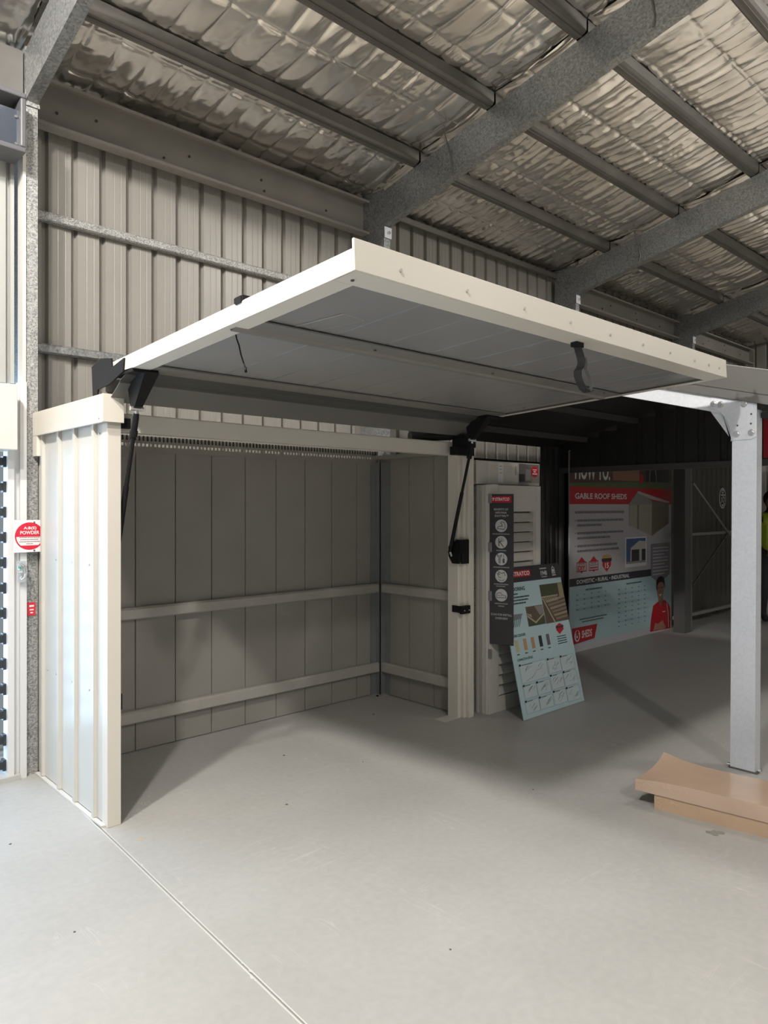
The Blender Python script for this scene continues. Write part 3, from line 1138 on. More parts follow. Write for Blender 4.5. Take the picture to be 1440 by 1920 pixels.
b.build('rear_cowl', mat('grey_cowl', (.17, .167, .155), .35, .1), tilt)
b = MB(DT)
for x in (1.60, 1.92, 2.25, 2.56, 2.87, 3.16, 3.43, 3.70, 3.87, 4.0):
    b.cyl((x, -.010, .038), (x, -.015, .038), .006, 8)
build_each(b, 16, 'screw', SCREW, tilt)
b = MB(DT)
for (x, s_) in ((1.46, .06), (3.90, .62), (3.77, .62), (3.9, 1.2), (2.1, .66), (2.9, .66)):
    b.cyl((x, s_, -.0025), (x, s_, -.006), .006, 8)
build_each(b, 16, 'screw', mat('dark_screw', (.12, .12, .12), .4, .5), tilt)
# torn strip of protective film on the first panels
s = Sheet(DT(1.64, .37, .011), (1, 0, 0), Vector(DT(0, 1, 0)) - Vector(DT(0, 0, 0)))
s.n = -s.n
FILM = mat('film_residue', (.55, .55, .54), .3)
s.line([(0.0, .235), (.045, .005)], .006, FILM)
s.line([(.045, .005), (.16, .02)], .0022, FILM)
s.line([(.16, .02), (.10, .235)], .0022, FILM)
s.line([(.02, .2), (.08, .235)], .002, FILM)
s.build(tilt)
# small black tab on the upper edge of the left rail
b = MB(DT)
b.box(X0 - .002, X0 + .03, .60, .66, .066, .085)
b.box(X0 - .004, X0 + .002, .61, .65, .060, .085)
b.build('rail_tab', BLACK, tilt)
# pull cable
b = MB()
b.tube([(1.498, 2.45, 2.215), (1.499, 2.442, 2.19), (1.500, 2.428, 2.165), (1.502, 2.416, 2.125), (1.503, 2.398, 2.09), (1.504, 2.388, 2.072)], .0030, 6)
b.cyl((1.504, 2.389, 2.074), (1.504, 2.385, 2.055), .0052, 8)
b.build('pull_cable', BLACK, tilt, smooth=True)
# pull strap: a doubled webbing loop hanging from the front rail
b = MB()
b.box(2.70, 2.755, 1.70, 1.73, 2.225, 2.246)
b.build('strap_clip', BLACK, tilt)


def ribbon(pts, wv, th=.0025):
    b = MB()
    vs = []
    w = Vector(wv)
    for i, p in enumerate(pts):
        p = Vector(p)
        q = Vector(pts[min(i + 1, len(pts) - 1)]) - Vector(pts[max(i - 1, 0)])
        n = q.cross(w).normalized() * th
        vs += [p - w / 2 - n, p + w / 2 - n, p + w / 2 + n, p - w / 2 + n]
    fs = [(0, 1, 2, 3), tuple(len(vs) - 4 + k for k in (3, 2, 1, 0))]
    for i in range(len(pts) - 1):
        for k in range(4):
            fs.append((i * 4 + k, i * 4 + (k + 1) % 4, (i + 1) * 4 + (k + 1) % 4, (i + 1) * 4 + k))
    return b.add(vs, fs)


ribbon([(2.725, 1.714, 2.238), (2.738, 1.714, 2.21), (2.752, 1.714, 2.188), (2.756, 1.712, 2.165), (2.745, 1.712, 2.14), (2.730, 1.714, 2.125), (2.735, 1.716, 2.10), (2.752, 1.716, 2.075), (2.775, 1.716, 2.053), (2.808, 1.714, 2.042)],
       (.020, -.026, .003)).build('pull_strap', BLACKS, tilt)
ribbon([(2.765, 1.702, 2.185), (2.774, 1.700, 2.16), (2.768, 1.700, 2.135), (2.778, 1.698, 2.118), (2.798, 1.698, 2.098), (2.814, 1.698, 2.072), (2.814, 1.706, 2.045)],
       (.007, -.012, .002)).build('pull_strap', mat('worn_strap', (.09, .088, .085), .5), tilt)

# hinge brackets and gas struts
for side in (0, 1):
    sx = 1 if side == 0 else -1
    xb = X0 if side == 0 else X1
    nm = tilt
    b = MB()
    xx = sorted((xb - sx * .008, xb + sx * .001))
    b.prism([(3.255, 2.225), (3.265, 2.165), (3.42, 2.125), (3.56, 2.115), (3.57, 2.075), (3.62, 2.075), (3.635, 2.235), (3.52, 2.262), (3.40, 2.245), (3.39, 2.20)], 0, xx[0], xx[1])
    br = b.build('hinge_bracket', BLACK, shed)
    b = MB()
    off = .05 if side else 0
    t0, t1 = xb + sx * (.055 + off), xb + sx * (.125 + off)
    lo0, lo1 = xb + sx * (.07 + off), xb + sx * (.11 + off)
    x_ = sorted((t0, t1))
    l_ = sorted((lo0, lo1))
    b.hexa([(l_[0], 3.315, 2.015), (l_[1], 3.315, 2.015), (l_[1], 3.36, 2.015), (l_[0], 3.36, 2.015)],
           [(x_[0], 3.17, 2.160), (x_[1], 3.17, 2.160), (x_[1], 3.37, 2.155), (x_[0], 3.37, 2.155)])
    b.box(min(xb, xb + sx * (.125 + off)), max(xb, xb + sx * (.125 + off)), 3.18, 3.40, 2.155, 2.172)
    b.build('gusset', BLACK, br)
    b = MB()
    xs = xb + sx * (.09 + off)
    b.cyl((xs - .032, 3.335, 2.008), (xs + .032, 3.335, 2.008), .011, 10)
    b.cyl((xs, 3.335, 2.012), (xs, 3.338, 1.985), .009, 8)
    b.build('pivot_bolt', CHROME, br)
    # strut
    top = Vector((xs, 3.335, 1.995))
    bot = Vector((xs, 3.55 if side else 3.60, 1.20))
    d = (bot - top)
    b = MB()
    b.cyl(top + d * .012, top + d * .035, .013, 14)
    b.cyl(top + d * .03, top + d * .115, .0145, 14)
    b.cyl(top + d * .112, top + d * .145, .0185, 14)
    b.cyl(top + d * .14, top + d * .46, .0105, 12)
    st = b.build('gas_strut', BLACK, shed, smooth=False)
    b = MB()
    b.cyl(top + d * .445, bot, .0135, 14)
    b.build('strut_cylinder', BLACK, st)
    b = MB()
    b.cyl(bot + Vector((-.01, -.012, .012)), bot + Vector((.01, -.012, -.02)), .009, 8)
    b.build('ball_joint', CHROME, st)
    # lower bracket
    b = MB()
    if side:
        b.box(3.985, 4.062, 3.450, 3.470, 1.125, 1.30)
        b.prism([(3.455, 1.22), (3.47, 1.125), (3.54, 1.125), (3.575, 1.18), (3.575, 1.25), (3.50, 1.30), (3.455, 1.30)], 0, 3.972, 3.986)
    else:
        b.prism([(3.54, 1.28), (3.54, 1.10), (3.64, 1.14), (3.64, 1.25)], 0, 1.466, 1.482)
    b.build('strut_bracket', BLACK, shed, bevel=.004)
    # latch keeper
    b = MB()
    if side:
        b.box(3.975, 4.065, 3.440, 3.470, .765, .822)
        b.box(3.985, 3.99, 3.44, 3.55, .77, .82)
    else:
        b.box(1.476, 1.49, 3.47, 3.52, .55, .63)
    k_ = b.build('latch_keeper', BLACK, shed, bevel=.005)
    if side:
        b = MB()
        b.cyl((4.045, 3.440, .79), (4.045, 3.435, .79), .006, 8)
        b.cyl((3.995, 3.440, .79), (3.995, 3.435, .79), .005, 8)
        build_each(b, 16, 'screw', CHROME, k_)
# spring box by the right hinge
b = MB()
b.box(3.86, 4.06, 3.40, 3.46, 1.905, 1.965)
b.box(3.93, 4.09, 3.41, 3.50, 1.965, 2.05)
b.cyl((3.60, 3.60, 2.03), (3.92, 3.50, 2.05), .035, 14)
b.build('spring_housing', BLACK, shed, bevel=.004)

# ------------------------------------------------------------------ dark gable shed behind
gs = thing('gable_shed', (4.42, 1.69, 0), 'dark open gable shed with galvanised front post and rafter', 'shed')
TG = .268


def gb(y):
    return 2.118 + (y - 1.871) * TG if y < 2.97 else 2.118 + (2.97 - 1.871) * TG - (y - 2.97) * TG


b = MB()
b.sheet([(4.49, 1.62), (4.49, 1.60), (4.42, 1.60), (4.42, 1.735), (4.49, 1.735), (4.49, 1.715)], 2, .012, 2.10, .003)
post = b.build('post', GALVB, gs)
# slight lean of the post towards the roller door at its foot
for v in post.data.vertices:
    v.co.y += (1 - (v.co.z + ORG[gs.name].z) / 2.1) * .012
b = MB()
for k in range(2):
    y = 1.628 + k * .077
    b.box(4.4185, 4.42, y, y + .0016, .012, 1.93)
build_each(b, 8, 'press_groove_shade', mat('steel_shadow', (.40, .42, .47), .45, .4), post)  # darker strips stand in for shade in the pressed grooves
b = MB()
b.box(4.42, 4.50, 1.60, 1.76, 0, .012)
fp = b.build('foot_plate', PURL, gs)
b = MB()
b.cyl((4.44, 1.60, .02), (4.44, 1.586, .02), .010, 8)
b.cyl((4.43, 1.75, .02), (4.43, 1.77, .02), .008, 8)
build_each(b, 16, 'bolt', CHROME, fp)
for (ya, yb2) in ((1.62, 2.97), (4.32, 2.97)):
    b = MB(lambda x, y, z: (4.42 + x, y, gb(y) + z))
    b.sheet([(.06, .01), (.06, 0), (0, 0), (0, .088), (.06, .088)], 1, min(ya, yb2), max(ya, yb2), .003)
    b.build('rafter', GALVB, gs)
# knee plate with pressed curve
b = MB()
poly = [(1.598, 2.05), (1.598, 1.945), (1.63, 1.930), (1.742, 1.930)]
for k in range(1, 8):
    t = k / 8
    a = math.pi * t / 2
    poly.append((1.742 + .128 * (1 - math.cos(a)), 1.945 + .185 * math.sin(a)))
poly += [(1.872, 2.130), (1.852, gb(1.852) + .088), (1.70, gb(1.70) + .088), (1.598, gb(1.598) + .088)]
b.prism(poly, 0, 4.412, 4.419)
kp = b.build('knee_plate', GALVB, gs)
b = MB()
b.prism([(1.742, 1.93), (1.75, 1.925)] + [(1.742 + .128 * (1 - math.cos(math.pi * k / 16)), 1.945 + .185 * math.sin(math.pi * k / 16)) for k in range(8, 0, -1)][::-1] + [(1.872, 2.125), (1.868, 2.115)], 0, 4.427, 4.432)
b.build('knee_web', GALVB, kp)
b = MB()
for (y, z) in ((1.843, 2.155), (1.80, 2.148), (1.668, 2.137), (1.71, 1.965), (1.628, 1.968)):
    b.cyl((4.412, y, z), (4.398, y, z), .0135, 6)
    b.cyl((4.412, y, z), (4.408, y, z), .019, 14)
build_each(b, 40, 'bolt', CHROME, kp)
b = MB()
for (y, z) in ((1.628, 2.075), (1.63, 2.02), (1.705, 2.015)):
    b.cyl((4.412, y, z), (4.411, y, z), .006, 8)
build_each(b, 16, 'bolt_hole', mat('hole_dark', (.08, .08, .08), .8), kp)
# barge flashing along the sloping roof edge
b = MB(lambda x, y, z: (x, y, gb(y) + .09 + z))
for (ya, yb2) in ((1.40, 2.97), (2.97, 4.40)):
    b.box(4.385, 4.40, ya, yb2, .055, .19)
b.build('barge_flashing', BARGE, gs)
b = MB(lambda x, y, z: (x, y, gb(y) + .09 + z))
for (ya, yb2) in ((1.40, 2.97), (2.97, 4.40)):
    b.box(4.392, 4.41, ya, yb2, .0, .057)
    b.box(4.383, 4.42, ya, yb2, .19, .197)
b.build('barge_flashing', DARKG, gs)
b = MB(lambda x, y, z: (x, y, gb(y) + .09 + z))
for (ya, yb2) in ((1.45, 2.97), (2.97, 4.40)):
    b.box(4.41, 11.2, ya, yb2, .03, .04)  # unseen run past the gable wall is added to keep that bay dark
b.build('roof_lining', DARKSH, gs)
b = MB(lambda x, y, z: (x, y, gb(y) + .09 + z))
for (ya, yb2) in ((1.42, 2.97), (2.97, 4.40)):
    b.box(4.40, 11.2, ya, yb2, .19, .20)
b.build('roof_sheet', CREAM, gs)  # unseen roof top, made pale to bounce light into the ceiling foil
for y in (1.9, 2.45, 3.5, 4.05):
    b = MB()
    z = gb(y) + .09
    b.box(4.43, 11.2, y - .02, y + .02, z - .02, z + .03)
    b.build('roof_batten', DARKG, gs)
# rear post and open rear bay
b = MB()
b.box(4.425, 4.49, 4.28, 4.35, 0, 2.03)
b.build('post', GALV, gs)
b = MB()
b.box(4.42, 6.2, 4.33, 4.37, 1.965, 1.985)
b.build('rear_girt', BLACK, gs)
b = MB()
b.box(4.49, 6.3, 4.34, 4.36, .0, 1.60)
b.build('rear_wall_sheet', DARKSH, gs)


def ribs(xa, xb2, y, z0, z1, per=.10):
    p = []
    x = xa
    while x < xb2 - per * .5:
        p += [(x, y), (x + per * .55, y), (x + per * .65, y + .02), (x + per * .9, y + .02)]
        x += per
    p.append((xb2, y))
    b = MB()
    b.sheet(p, 2, z0, z1, .002)
    return b


ribs(6.25, 6.62, 4.36, 0, 2.2).build('rear_wall_sheet', DARKSH, gs)
for xa in (6.62, 7.42, 8.22):
    ribs(xa, xa + .8, 4.38, 0, 2.2).build('rear_wall_sheet', DARKSH, gs)
OLIVE = mat('olive_sheet', (.115, .115, .09), .45)
for xa in (9.02, 9.82, 10.62):
    ribs(xa, xa + .8, 4.38, 0, 2.15, .16).build('rear_wall_sheet', OLIVE, gs)
# far gable wall with a wide opening
yy = 1.5
while yy < 4.36:
    b = MB()
    y2 = min(yy + .2, 4.38)
    p = [(6.6, yy), (6.6, yy + .13), (6.618, yy + .14), (6.618, y2 - .006), (6.6, y2)]
    b.sheet(p[::-1], 2, 1.93, gb((yy + y2) / 2) + .10, .002)
    b.build('gable_wall_sheet', DARKSH, gs)
    yy += .2
b = MB()
b.box(6.585, 6.63, 1.5, 4.38, 1.885, 1.94)
b.build('gable_header', DARKG, gs)
b = MB()
b.box(6.585, 6.63, 4.33, 4.38, 0, 1.885)
b.build('gable_jamb', DARKG, gs)
# inner frame on the right: column, rails and diagonal braces
b = MB()
b.box(8.64, 8.80, 3.95, 4.09, 0, 2.4)
c_ = b.build('inner_column', DARKG, gs)
b = MB()
b.box(8.80, 8.84, 3.95, 3.96, 0, 2.4)
b.build('column_flange', mat('grey_flange', (.16, .16, .155), .4), c_)
PALE = mat('pale_brace', (.42, .42, .40), .4, .4)
for (z0, z1) in ((1.155, 1.19), (.12, .16)):
    b = MB()
    b.box(8.84, 11.0, 4.15, 4.20, z0, z1)
    b.build('inner_rail', PALE, gs)
b = MB()
b.box(9.25, 9.29, 4.15, 4.19, .1, 1.9)
b.build('inner_stud', mat('grey_flange', (.16, .16, .155)), gs)
b = MB()
b.cyl((9.28, 4.14, 1.84), (10.45, 4.14, 1.13), .014, 8)
b.build('diagonal_brace', PALE, gs)
b = MB()
b.cyl((9.28, 4.14, .52), (10.38, 4.14, 1.16), .013, 8)
b.build('diagonal_brace', mat('grey_flange', (.16, .16, .155)), gs)
# small gutter bracket at the front eave
b = MB()
b.box(4.47, 4.75, 1.50, 1.60, 2.055, 2.085)
b.build('gutter_bracket', BLACK, gs)

# round-oval sticker on the far wall
st = thing('oval_sticker', (10.78, 4.37, 1.53), 'black and white oval sticker on the dark ribbed wall beyond the post', 'sticker')
s = Sheet((10.665, 4.372, 1.50), (1, 0, 0), (0, 0, 1))
b = MB(s.T)
n = 32
b.add([(.115 + .115 * math.cos(2 * math.pi * k / n), .15 + .15 * math.sin(2 * math.pi * k / n), -.006) for k in range(n)] + [(.115 + .115 * math.cos(2 * math.pi * k / n), .15 + .15 * math.sin(2 * math.pi * k / n), 0) for k in range(n)],
      [tuple(range(n))[::-1], tuple(range(n, 2 * n))] + [(k, (k + 1) % n, n + (k + 1) % n, n + k) for k in range(n)])
b.build('sticker_disc', mat('sticker_white', (.8, .8, .78), .5), st)
s.disc(.115, .15, .098, CHAR, 1, ry=.13)
s.disc(.115, .245, .04, WHITE, 2, ry=.03)
s.disc(.115, .245, .02, CHAR, 3, ry=.015)
s.rect(.045, .19, .185, .205, WHITE, 2)
s.line([(.05, .08), (.12, .17), (.18, .15)], .016, WHITE)
s.line([(.06, .16), (.115, .10), (.18, .06)], .014, WHITE)
s.poly([(.07, .06), (.16, .06), (.13, .03), (.1, .03)], WHITE, 2)
for k in range(5):
    s.rect(.14, .185, .10 + k * .016, .107 + k * .016, WHITE, 2)
s.build(st)

# red sign above the opening at the right edge of the picture
rsn = thing('red_sign', (6.57, 2.2, 1.96), 'dark red sign panel above the opening at the far right edge', 'sign')
b = MB()
b.box(6.565, 6.58, 1.7, 2.325, 1.95, 2.30)
b.build('sign_board', RED, rsn)

# ------------------------------------------------------------------ big banner
bn = thing('shed_banner', (6.62, 4.24, 0), 'large printed banner reading gable roof sheds with a man in red shirt', 'banner')
BW, BH = 2.29, 2.12
s = Sheet((6.58, 4.23, .0), (1, 0, 0), (0, 0, 1))
b = MB(s.T)
b.box(0, BW, 0, BH, -.012, 0)
b.build('banner_panel', mat('banner_grey', (.52, .50, .52), .4), bn)
s.o = Vector((6.60, 4.23, .03))
s.big = .07
L0, L1 = -.02, BW - .02
s.rect(L0, L1, 1.715, BH - .04, ink('photo_brown', (.10, .055, .04)), 1)
s.poly([(L0, 1.70), (L1, 1.70), (L1, 1.80), (1.3, 1.79), (L0, 1.75)], ink('photo_grass', (.11, .14, .06)), 2)
s.rect(.85, 1.46, 1.80, 1.93, ink('photo_tan', (.30, .15, .09)), 2)
s.rect(1.47, 1.54, 1.78, 1.88, RED, 3)
s.rect(1.62, 2.2, 1.80, 1.99, CHAR, 2)
s.line([(1.7, 1.80), (1.73, 1.98), (1.85, 1.98), (1.88, 1.8)], .015, ink('mid_grey', (.3, .3, .3)), 3)
s.text('HOW TO.', .081, .79, 1.792, 1.99, WHITE, 4, .03)
s.rect(L0, L1, 1.53, 1.715, RED, 3)
s.text('GABLE ROOF SHEDS', .083, 1.157, 1.586, 1.648, WHITE, 5, .02)
TY = ink('banner_type', (.22, .21, .23))
for k, (u1, v) in enumerate(((1.098, 1.427), (1.09, 1.34), (.614, 1.288), (1.08, 1.205), (.79, 1.152), (.948, 1.068), (1.016, 1.015))):
    s.bars(.085 if k == 0 else .123, u1, v + .004, .024, TY, 2)
    if k in (1, 3, 5):
        s.disc(.09, v + .017, .009, TY, 2, n=10)
# picture of a shed
SHG, SHD, SHR = ink('shed_cream', (.40, .37, .30)), ink('shed_shade', (.20, .17, .13)), ink('shed_roof', (.30, .29, .26))
s.poly([(1.204, 1.529), (1.423, 1.68), (1.765, 1.575), (1.765, 1.53), (1.221, 1.515)], SHR, 4)
s.poly([(1.40, 1.665), (1.423, 1.685), (2.224, 1.56), (2.2, 1.545), (1.765, 1.586)], ink('shed_roof_top', (.48, .47, .44)), 5)
s.poly([(1.221, 1.517), (1.765, 1.529), (1.752, 1.147), (1.216, 1.289)], SHG, 5)
s.poly([(1.765, 1.57), (2.196, 1.545), (2.196, 1.29), (1.752, 1.147)], SHD, 5)
s.poly([(1.40, 1.52), (1.44, 1.52), (1.44, 1.23), (1.40, 1.24)], SHD, 6)
for k in range(13):
    v = 1.495 - k * .021
    s.line([(1.48, v), (1.70, v - .004 - k * .004)], .005, ink('shed_rib', (.30, .27, .21)), 6)
# small photo of a finished shed
s.rect(1.121, 1.631, .80, 1.147, WHITE, 2)
s.rect(1.15, 1.605, .84, 1.13, ink('photo_sky', (.06, .13, .33)), 3)
s.poly([(1.24, .87), (1.25, 1.02), (1.45, 1.10), (1.605, 1.09), (1.605, .86)], ink('photo_shed', (.62, .60, .52)), 4)
s.rect(1.27, 1.45, .86, 1.0, CHAR, 5)
s.rect(1.51, 1.60, .855, 1.0, CHAR, 5)
s.rect(1.15, 1.605, .84, .865, ink('photo_path', (.35, .34, .32)), 6)
# badges
for (c_u, word) in ((.211, 'DIY'), (.449, '')):
    s.line([(c_u - .09, .815), (c_u + .09, .815), (c_u + .09, .91), (c_u - .09, .91), (c_u - .09, .815)], .010, RED, 3)
    s.poly([(c_u - .07, .915), (c_u, .968), (c_u + .07, .915)], RED, 3)
    s.poly([(c_u - .03, .815), (c_u, .795), (c_u + .03, .815)], RED, 3)
    s.bars(c_u - .06, c_u + .06, .888, .012, TY, 3)
    if word:
        s.text(word, c_u - .07, c_u + .07, .825, .877, RED, 4, .03)
    else:
        s.bars(c_u - .07, c_u + .07, .866, .010, TY, 3)
        s.bars(c_u - .075, c_u + .075, .835, .014, RED, 3)
s.poly([(.63, .93), (.63, .85), (.72, .779), (.81, .85), (.81, .93), (.72, .965)], RED, 3)
s.poly([(.63, .925), (.81, .925), (.80, .965), (.72, .975), (.64, .965)], ink('gold', (.55, .36, .10)), 4)
s.rect(.614, .823, .895, .93, CHAR, 5)
s.text('15', .68, .76, .82, .88, WHITE, 5, .03)
# lower half
s.rect(L0, L1, .05, .67, PBLUE, 1)
s.rect(L0, 1.74, .665, .748, NAVY, 2)
s.text('DOMESTIC • RURAL • INDUSTRIAL', .117, 1.221, .685, .728, WHITE, 3, .02)
BT = ink('table_type', (.10, .17, .20))
for (u0, u1, v0, rows) in ((.087, .80, .56, 4), (.95, 1.70, .55, 9)):
    s.bars(u0 + .2, u1 - .18, .605 if u0 < 1 else .60, .016, BT, 3)
    for k in range(rows):
        v = v0 - k * .052
        s.rect(u0, u1, v - .006, v + .024, ink('table_band', (.38, .56, .60)) if k % 2 else PBLUE, 2)
        for q in range(5):
            uu = u0 + .02 + q * (u1 - u0) / 5
            s.rect(uu, uu + .03, v + .004, v + .013, BT, 3)
s.bars(.167, .723, .30, .012, BT, 3)
s.bars(.22, .66, .27, .012, BT, 3)
s.rect(L0, L1, -.03, .05, mat('banner_white', (.62, .62, .64), .4), 2)
s.poly([(.019, .228), (.522, .225), (.465, .075), (.05, .055)], RED, 4)
s.disc(.123, .14, .054, WHITE, 5, ry=.062)
s.disc(.126, .132, .032, RED, 6, ry=.038)
s.poly([(.085, .165), (.123, .205), (.165, .17)], RED, 6)
s.disc(.118, .13, .015, WHITE, 7)
s.text('SHEDS', .211, .412, .105, .185, WHITE, 5, .02)
# speech panel
s.poly([(1.739, .655), (1.739, 1.05), (2.238, 1.056), (2.224, .66), (1.95, .56)], ink('speech_grey', (.26, .25, .28)), 4)
for k in range(9):
    s.bars(1.78, 2.18 - (.1 if k % 3 == 2 else 0), .99 - k * .040, .015, ink('speech_type', (.6, .6, .62)), 5)
# printed portrait of a smiling man in a red polo shirt (photo print)
SK, SKS, HR = ink('skin', (.42, .22, .15)), ink('skin_shade', (.27, .13, .085)), ink('hair', (.012, .010, .010))
s.poly([(1.713, -.006), (1.74, .15), (1.791, .299), (1.897, .335), (2.086, .348), (2.19, .29), (2.238, .231), (2.245, -.02)], RED, 6)
s.poly([(1.93, .33), (1.925, .42), (2.04, .42), (2.045, .345), (1.985, .27)], SKS, 7)
s.poly([(1.892, .56), (1.892, .45), (1.92, .385), (1.972, .345), (2.03, .385), (2.055, .45), (2.06, .57), (1.98, .61)], SK, 8)
s.poly([(1.872, .50), (1.874, .59), (1.92, .635), (2.0, .648), (2.065, .625), (2.09, .54), (2.072, .47), (2.062, .54), (2.03, .575), (1.93, .57), (1.893, .54), (1.89, .47)], HR, 9)
s.line([(1.915, .507), (1.945, .51)], .008, HR, 9)
s.line([(1.995, .51), (2.03, .507)], .008, HR, 9)
s.line([(1.97, .50), (1.978, .455), (1.965, .45)], .006, SKS, 9)
s.poly([(1.93, .425), (2.015, .428), (1.975, .40)], WHITE, 9)
s.line([(2.14, .30), (2.18, .16), (2.19, .0)], .010, WHITE, 8)
s.poly([(1.79, .0), (1.84, .09), (1.91, .07), (2.03, .10), (2.11, .02), (2.11, -.01)], SK, 8)
s.bars(2.03, 2.10, .20, .010, WHITE, 8)
s.build(bn)

# ------------------------------------------------------------------ shutter display stand
sd = thing('shutter_display', (4.24, 3.41, 0), 'white louvred shutter panel on a display frame beside the shed post', 'shutter')
SHW = mat('shutter_white', (.66, .63, .585), .4)
b = MB()
b.box(4.235, 4.30, 3.50, 3.62, 0, 1.68)
b.build('stand_core', OFFW, sd)
# strip of small stack-stone tiles at the back edge
TL = [mat('stone_tile_pale', (.42, .40, .35), .8, 0, .15, 20), mat('stone_tile_grey', (.34, .335, .30), .8, 0, .15, 20)]
z = .16
k = 0
while z < 1.68:
    hh = (.062, .072, .058)[k % 3]
    b = MB()
    b.box(4.224 - .003 * (k % 2), 4.236, 3.522, 3.575, z + .003, min(z + hh - .003, 1.69))
    b.build('stone_tile', TL[k % 2], sd)
    z += hh
    k += 1
# fluted jamb
b = MB()
for k in range(4):
    b.box(4.224 - (.004 if k % 2 else 0), 4.26, 3.42 + k * .026, 3.443 + k * .026, 0, 1.70)
b.box(4.23, 4.262, 3.405, 3.53, 0, 1.70)
b.build('fluted_jamb', SHW, sd, bevel=.002)
FY = 3.405
b = MB()
b.box(4.262, 4.345, FY, FY + .05, 0, 1.705)
b.box(4.82, 4.885, FY, FY + .05, 0, 1.70)
b.box(4.345, 4.82, FY, FY + .05, 1.61, 1.70)
b.box(4.345, 4.82, FY, FY + .05, 0, .115)
b.build('shutter_frame', SHW, sd, bevel=.003)
b = MB()
b.box(4.345, 4.36, FY + .01, FY + .05, .115, 1.61)
b.box(4.80, 4.82, FY + .01, FY + .05, .115, 1.61)
b.box(4.345, 4.82, FY + .005, FY + .045, 1.50, 1.61)
b.build('shutter_stile', SHW, sd)
b = MB()
b.box(4.345, 4.82, FY + .055, FY + .06, .1, 1.62)
b.build('shutter_backing', mat('shutter_dark', (.16, .15, .135), .7), sd)
first = None
z = .12
while z < 1.49:
    b = MB()
    P = [(FY + .002, z + .006), (FY + .010, z + .0), (FY + .046, z + .058), (FY + .038, z + .066)]
    b.prism(P, 0, 4.361, 4.799)
    if first is None:
        first = b.build('louvre_slat', SHW, sd)
        zf = z
    else:
        copy_at(first, sd, worigin(sd) + Vector((0, 0, z - zf)))
    z += .0765
b = MB()
for zc in (.45, .88, 1.24, 1.60):
    b.box(4.23, 4.245, 3.385, 3.41, zc - .035, zc + .035)
build_each(b, 8, 'hinge', mat('hinge_grey', (.45, .45, .46), .4, .5), sd)

# carton on top
ct = thing('shutter_carton', (4.2, 3.5, 1.706), 'white printed carton with a red badge lying on the shutter stand', 'carton')
b = MB()
b.box(4.19, 4.99, 3.49, 3.75, 1.707, 1.885)
b.build('carton_body', mat('carton_white', (.60, .575, .53), .6), ct, bevel=.003)
s = Sheet((4.32, 3.49, 1.707), (1, 0, 0), (0, 0, 1))
s.rect(.01, .375, .012, .17, ink('carton_print', (.70, .66, .61)), 1)
for k in range(12):
    s.rect(.02, .125, .02 + k * .0115, .022 + k * .0115, ink('carton_line', (.45, .43, .40)), 2)
    s.rect(.195, .30, .02 + k * .0115, .022 + k * .0115, ink('carton_line', (.45, .43, .40)), 2)
s.rect(.13, .19, .015, .17, WHITE, 2)
for k in range(3):
    s.bars(.145, .175, .14 - k * .026, .006, ink('grey_type2', (.3, .3, .3)), 3)
s.rect(.34, .352, .08, .15, ink('grey_type2', (.3, .3, .3)), 3)
s.rect(.362, .368, .08, .15, ink('grey_type2', (.3, .3, .3)), 3)
s.rect(.39, .66, .005, .172, ink('room_photo', (.16, .15, .14)), 1)
s.rect(.39, .47, .03, .09, CHAR, 2)
s.rect(.48, .55, .04, .13, ink('room_grey', (.28, .27, .26)), 2)
s.rect(.56, .65, .02, .10, ink('room_tan', (.30, .26, .22)), 2)
s.rect(.39, .66, .005, .02, ink('room_pale', (.42, .40, .38)), 3)
s.disc(.60, .112, .052, RED, 3, ry=.045)
s.bars(.572, .63, .125, .006, WHITE, 4)
s.bars(.585, .615, .108, .009, WHITE, 4)
s.bars(.57, .635, .090, .010, WHITE, 4)
s.build(ct)
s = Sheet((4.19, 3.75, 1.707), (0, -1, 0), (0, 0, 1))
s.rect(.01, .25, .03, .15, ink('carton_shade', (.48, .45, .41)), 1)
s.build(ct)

# benefits flag sign, standing out from the shutter edge
fs_ = thing('benefits_sign', (4.236, 3.32, .56), 'narrow charcoal sign with five round white icons fixed to the shutter edge', 'sign')
s = Sheet((4.236, 3.401, .527), (.06, -.19, 0), (0, 0, 1))
FWD, FH = .183, 1.104
b = MB(s.T)
b.box(0, FWD, 0, FH, -.005, 0)
b.build('sign_board', mat('charcoal_board', (.038, .037, .041), .4), fs_)
s.o = Vector((4.236, 3.401, .555))
GW = ink('soft_white', (.62, .62, .62))
s.rect(.009, .166, 1.013, 1.060, RED, 1)
s.text('STRATCO', .042, .150, 1.026, 1.050, WHITE, 2, .03, slant=.15)
s.poly([(.022, 1.028), (.029, 1.028), (.040, 1.048), (.021, 1.048), (.018, 1.041), (.029, 1.041)], WHITE, 2)
s.text('BENEFITS OF', .034, .143, .956, .971, GW, 2, .01)
s.text('NIRVANA', .044, .132, .932, .947, GW, 2, .01)
s.text('SHUTTERS™', .040, .145, .908, .923, GW, 2, .01)
cu = .09
for v in (.843, .723, .600, .475, .335):
    s.disc(cu, v, .046, GW, 2, n=32)
I = ink('icon_line', (.09, .09, .09))
v = .843
s.line([(cu - .028, v - .022), (cu + .022, v - .026), (cu + .03, v - .012), (cu + .026, v + .024), (cu + .004, v + .03), (cu - .006, v + .02), (cu + .006, v + .012), (cu + .008, v - .004),
        (cu - .006, v - .002), (cu - .024, v - .006), (cu - .03, v - .014), (cu - .028, v - .022)], .0045, I, 3)
v = .723
s.line([(cu - .018, v - .03), (cu - .018, v + .028)], .007, I, 3)
s.line([(cu - .014, v + .004), (cu + .018, v - .034)], .007, I, 3)
for k in range(3):
    s.line([(cu - .010, v + .002), (cu + .006 + k * .010, v + .036 - k * .012)], .003, I, 3)
v = .600
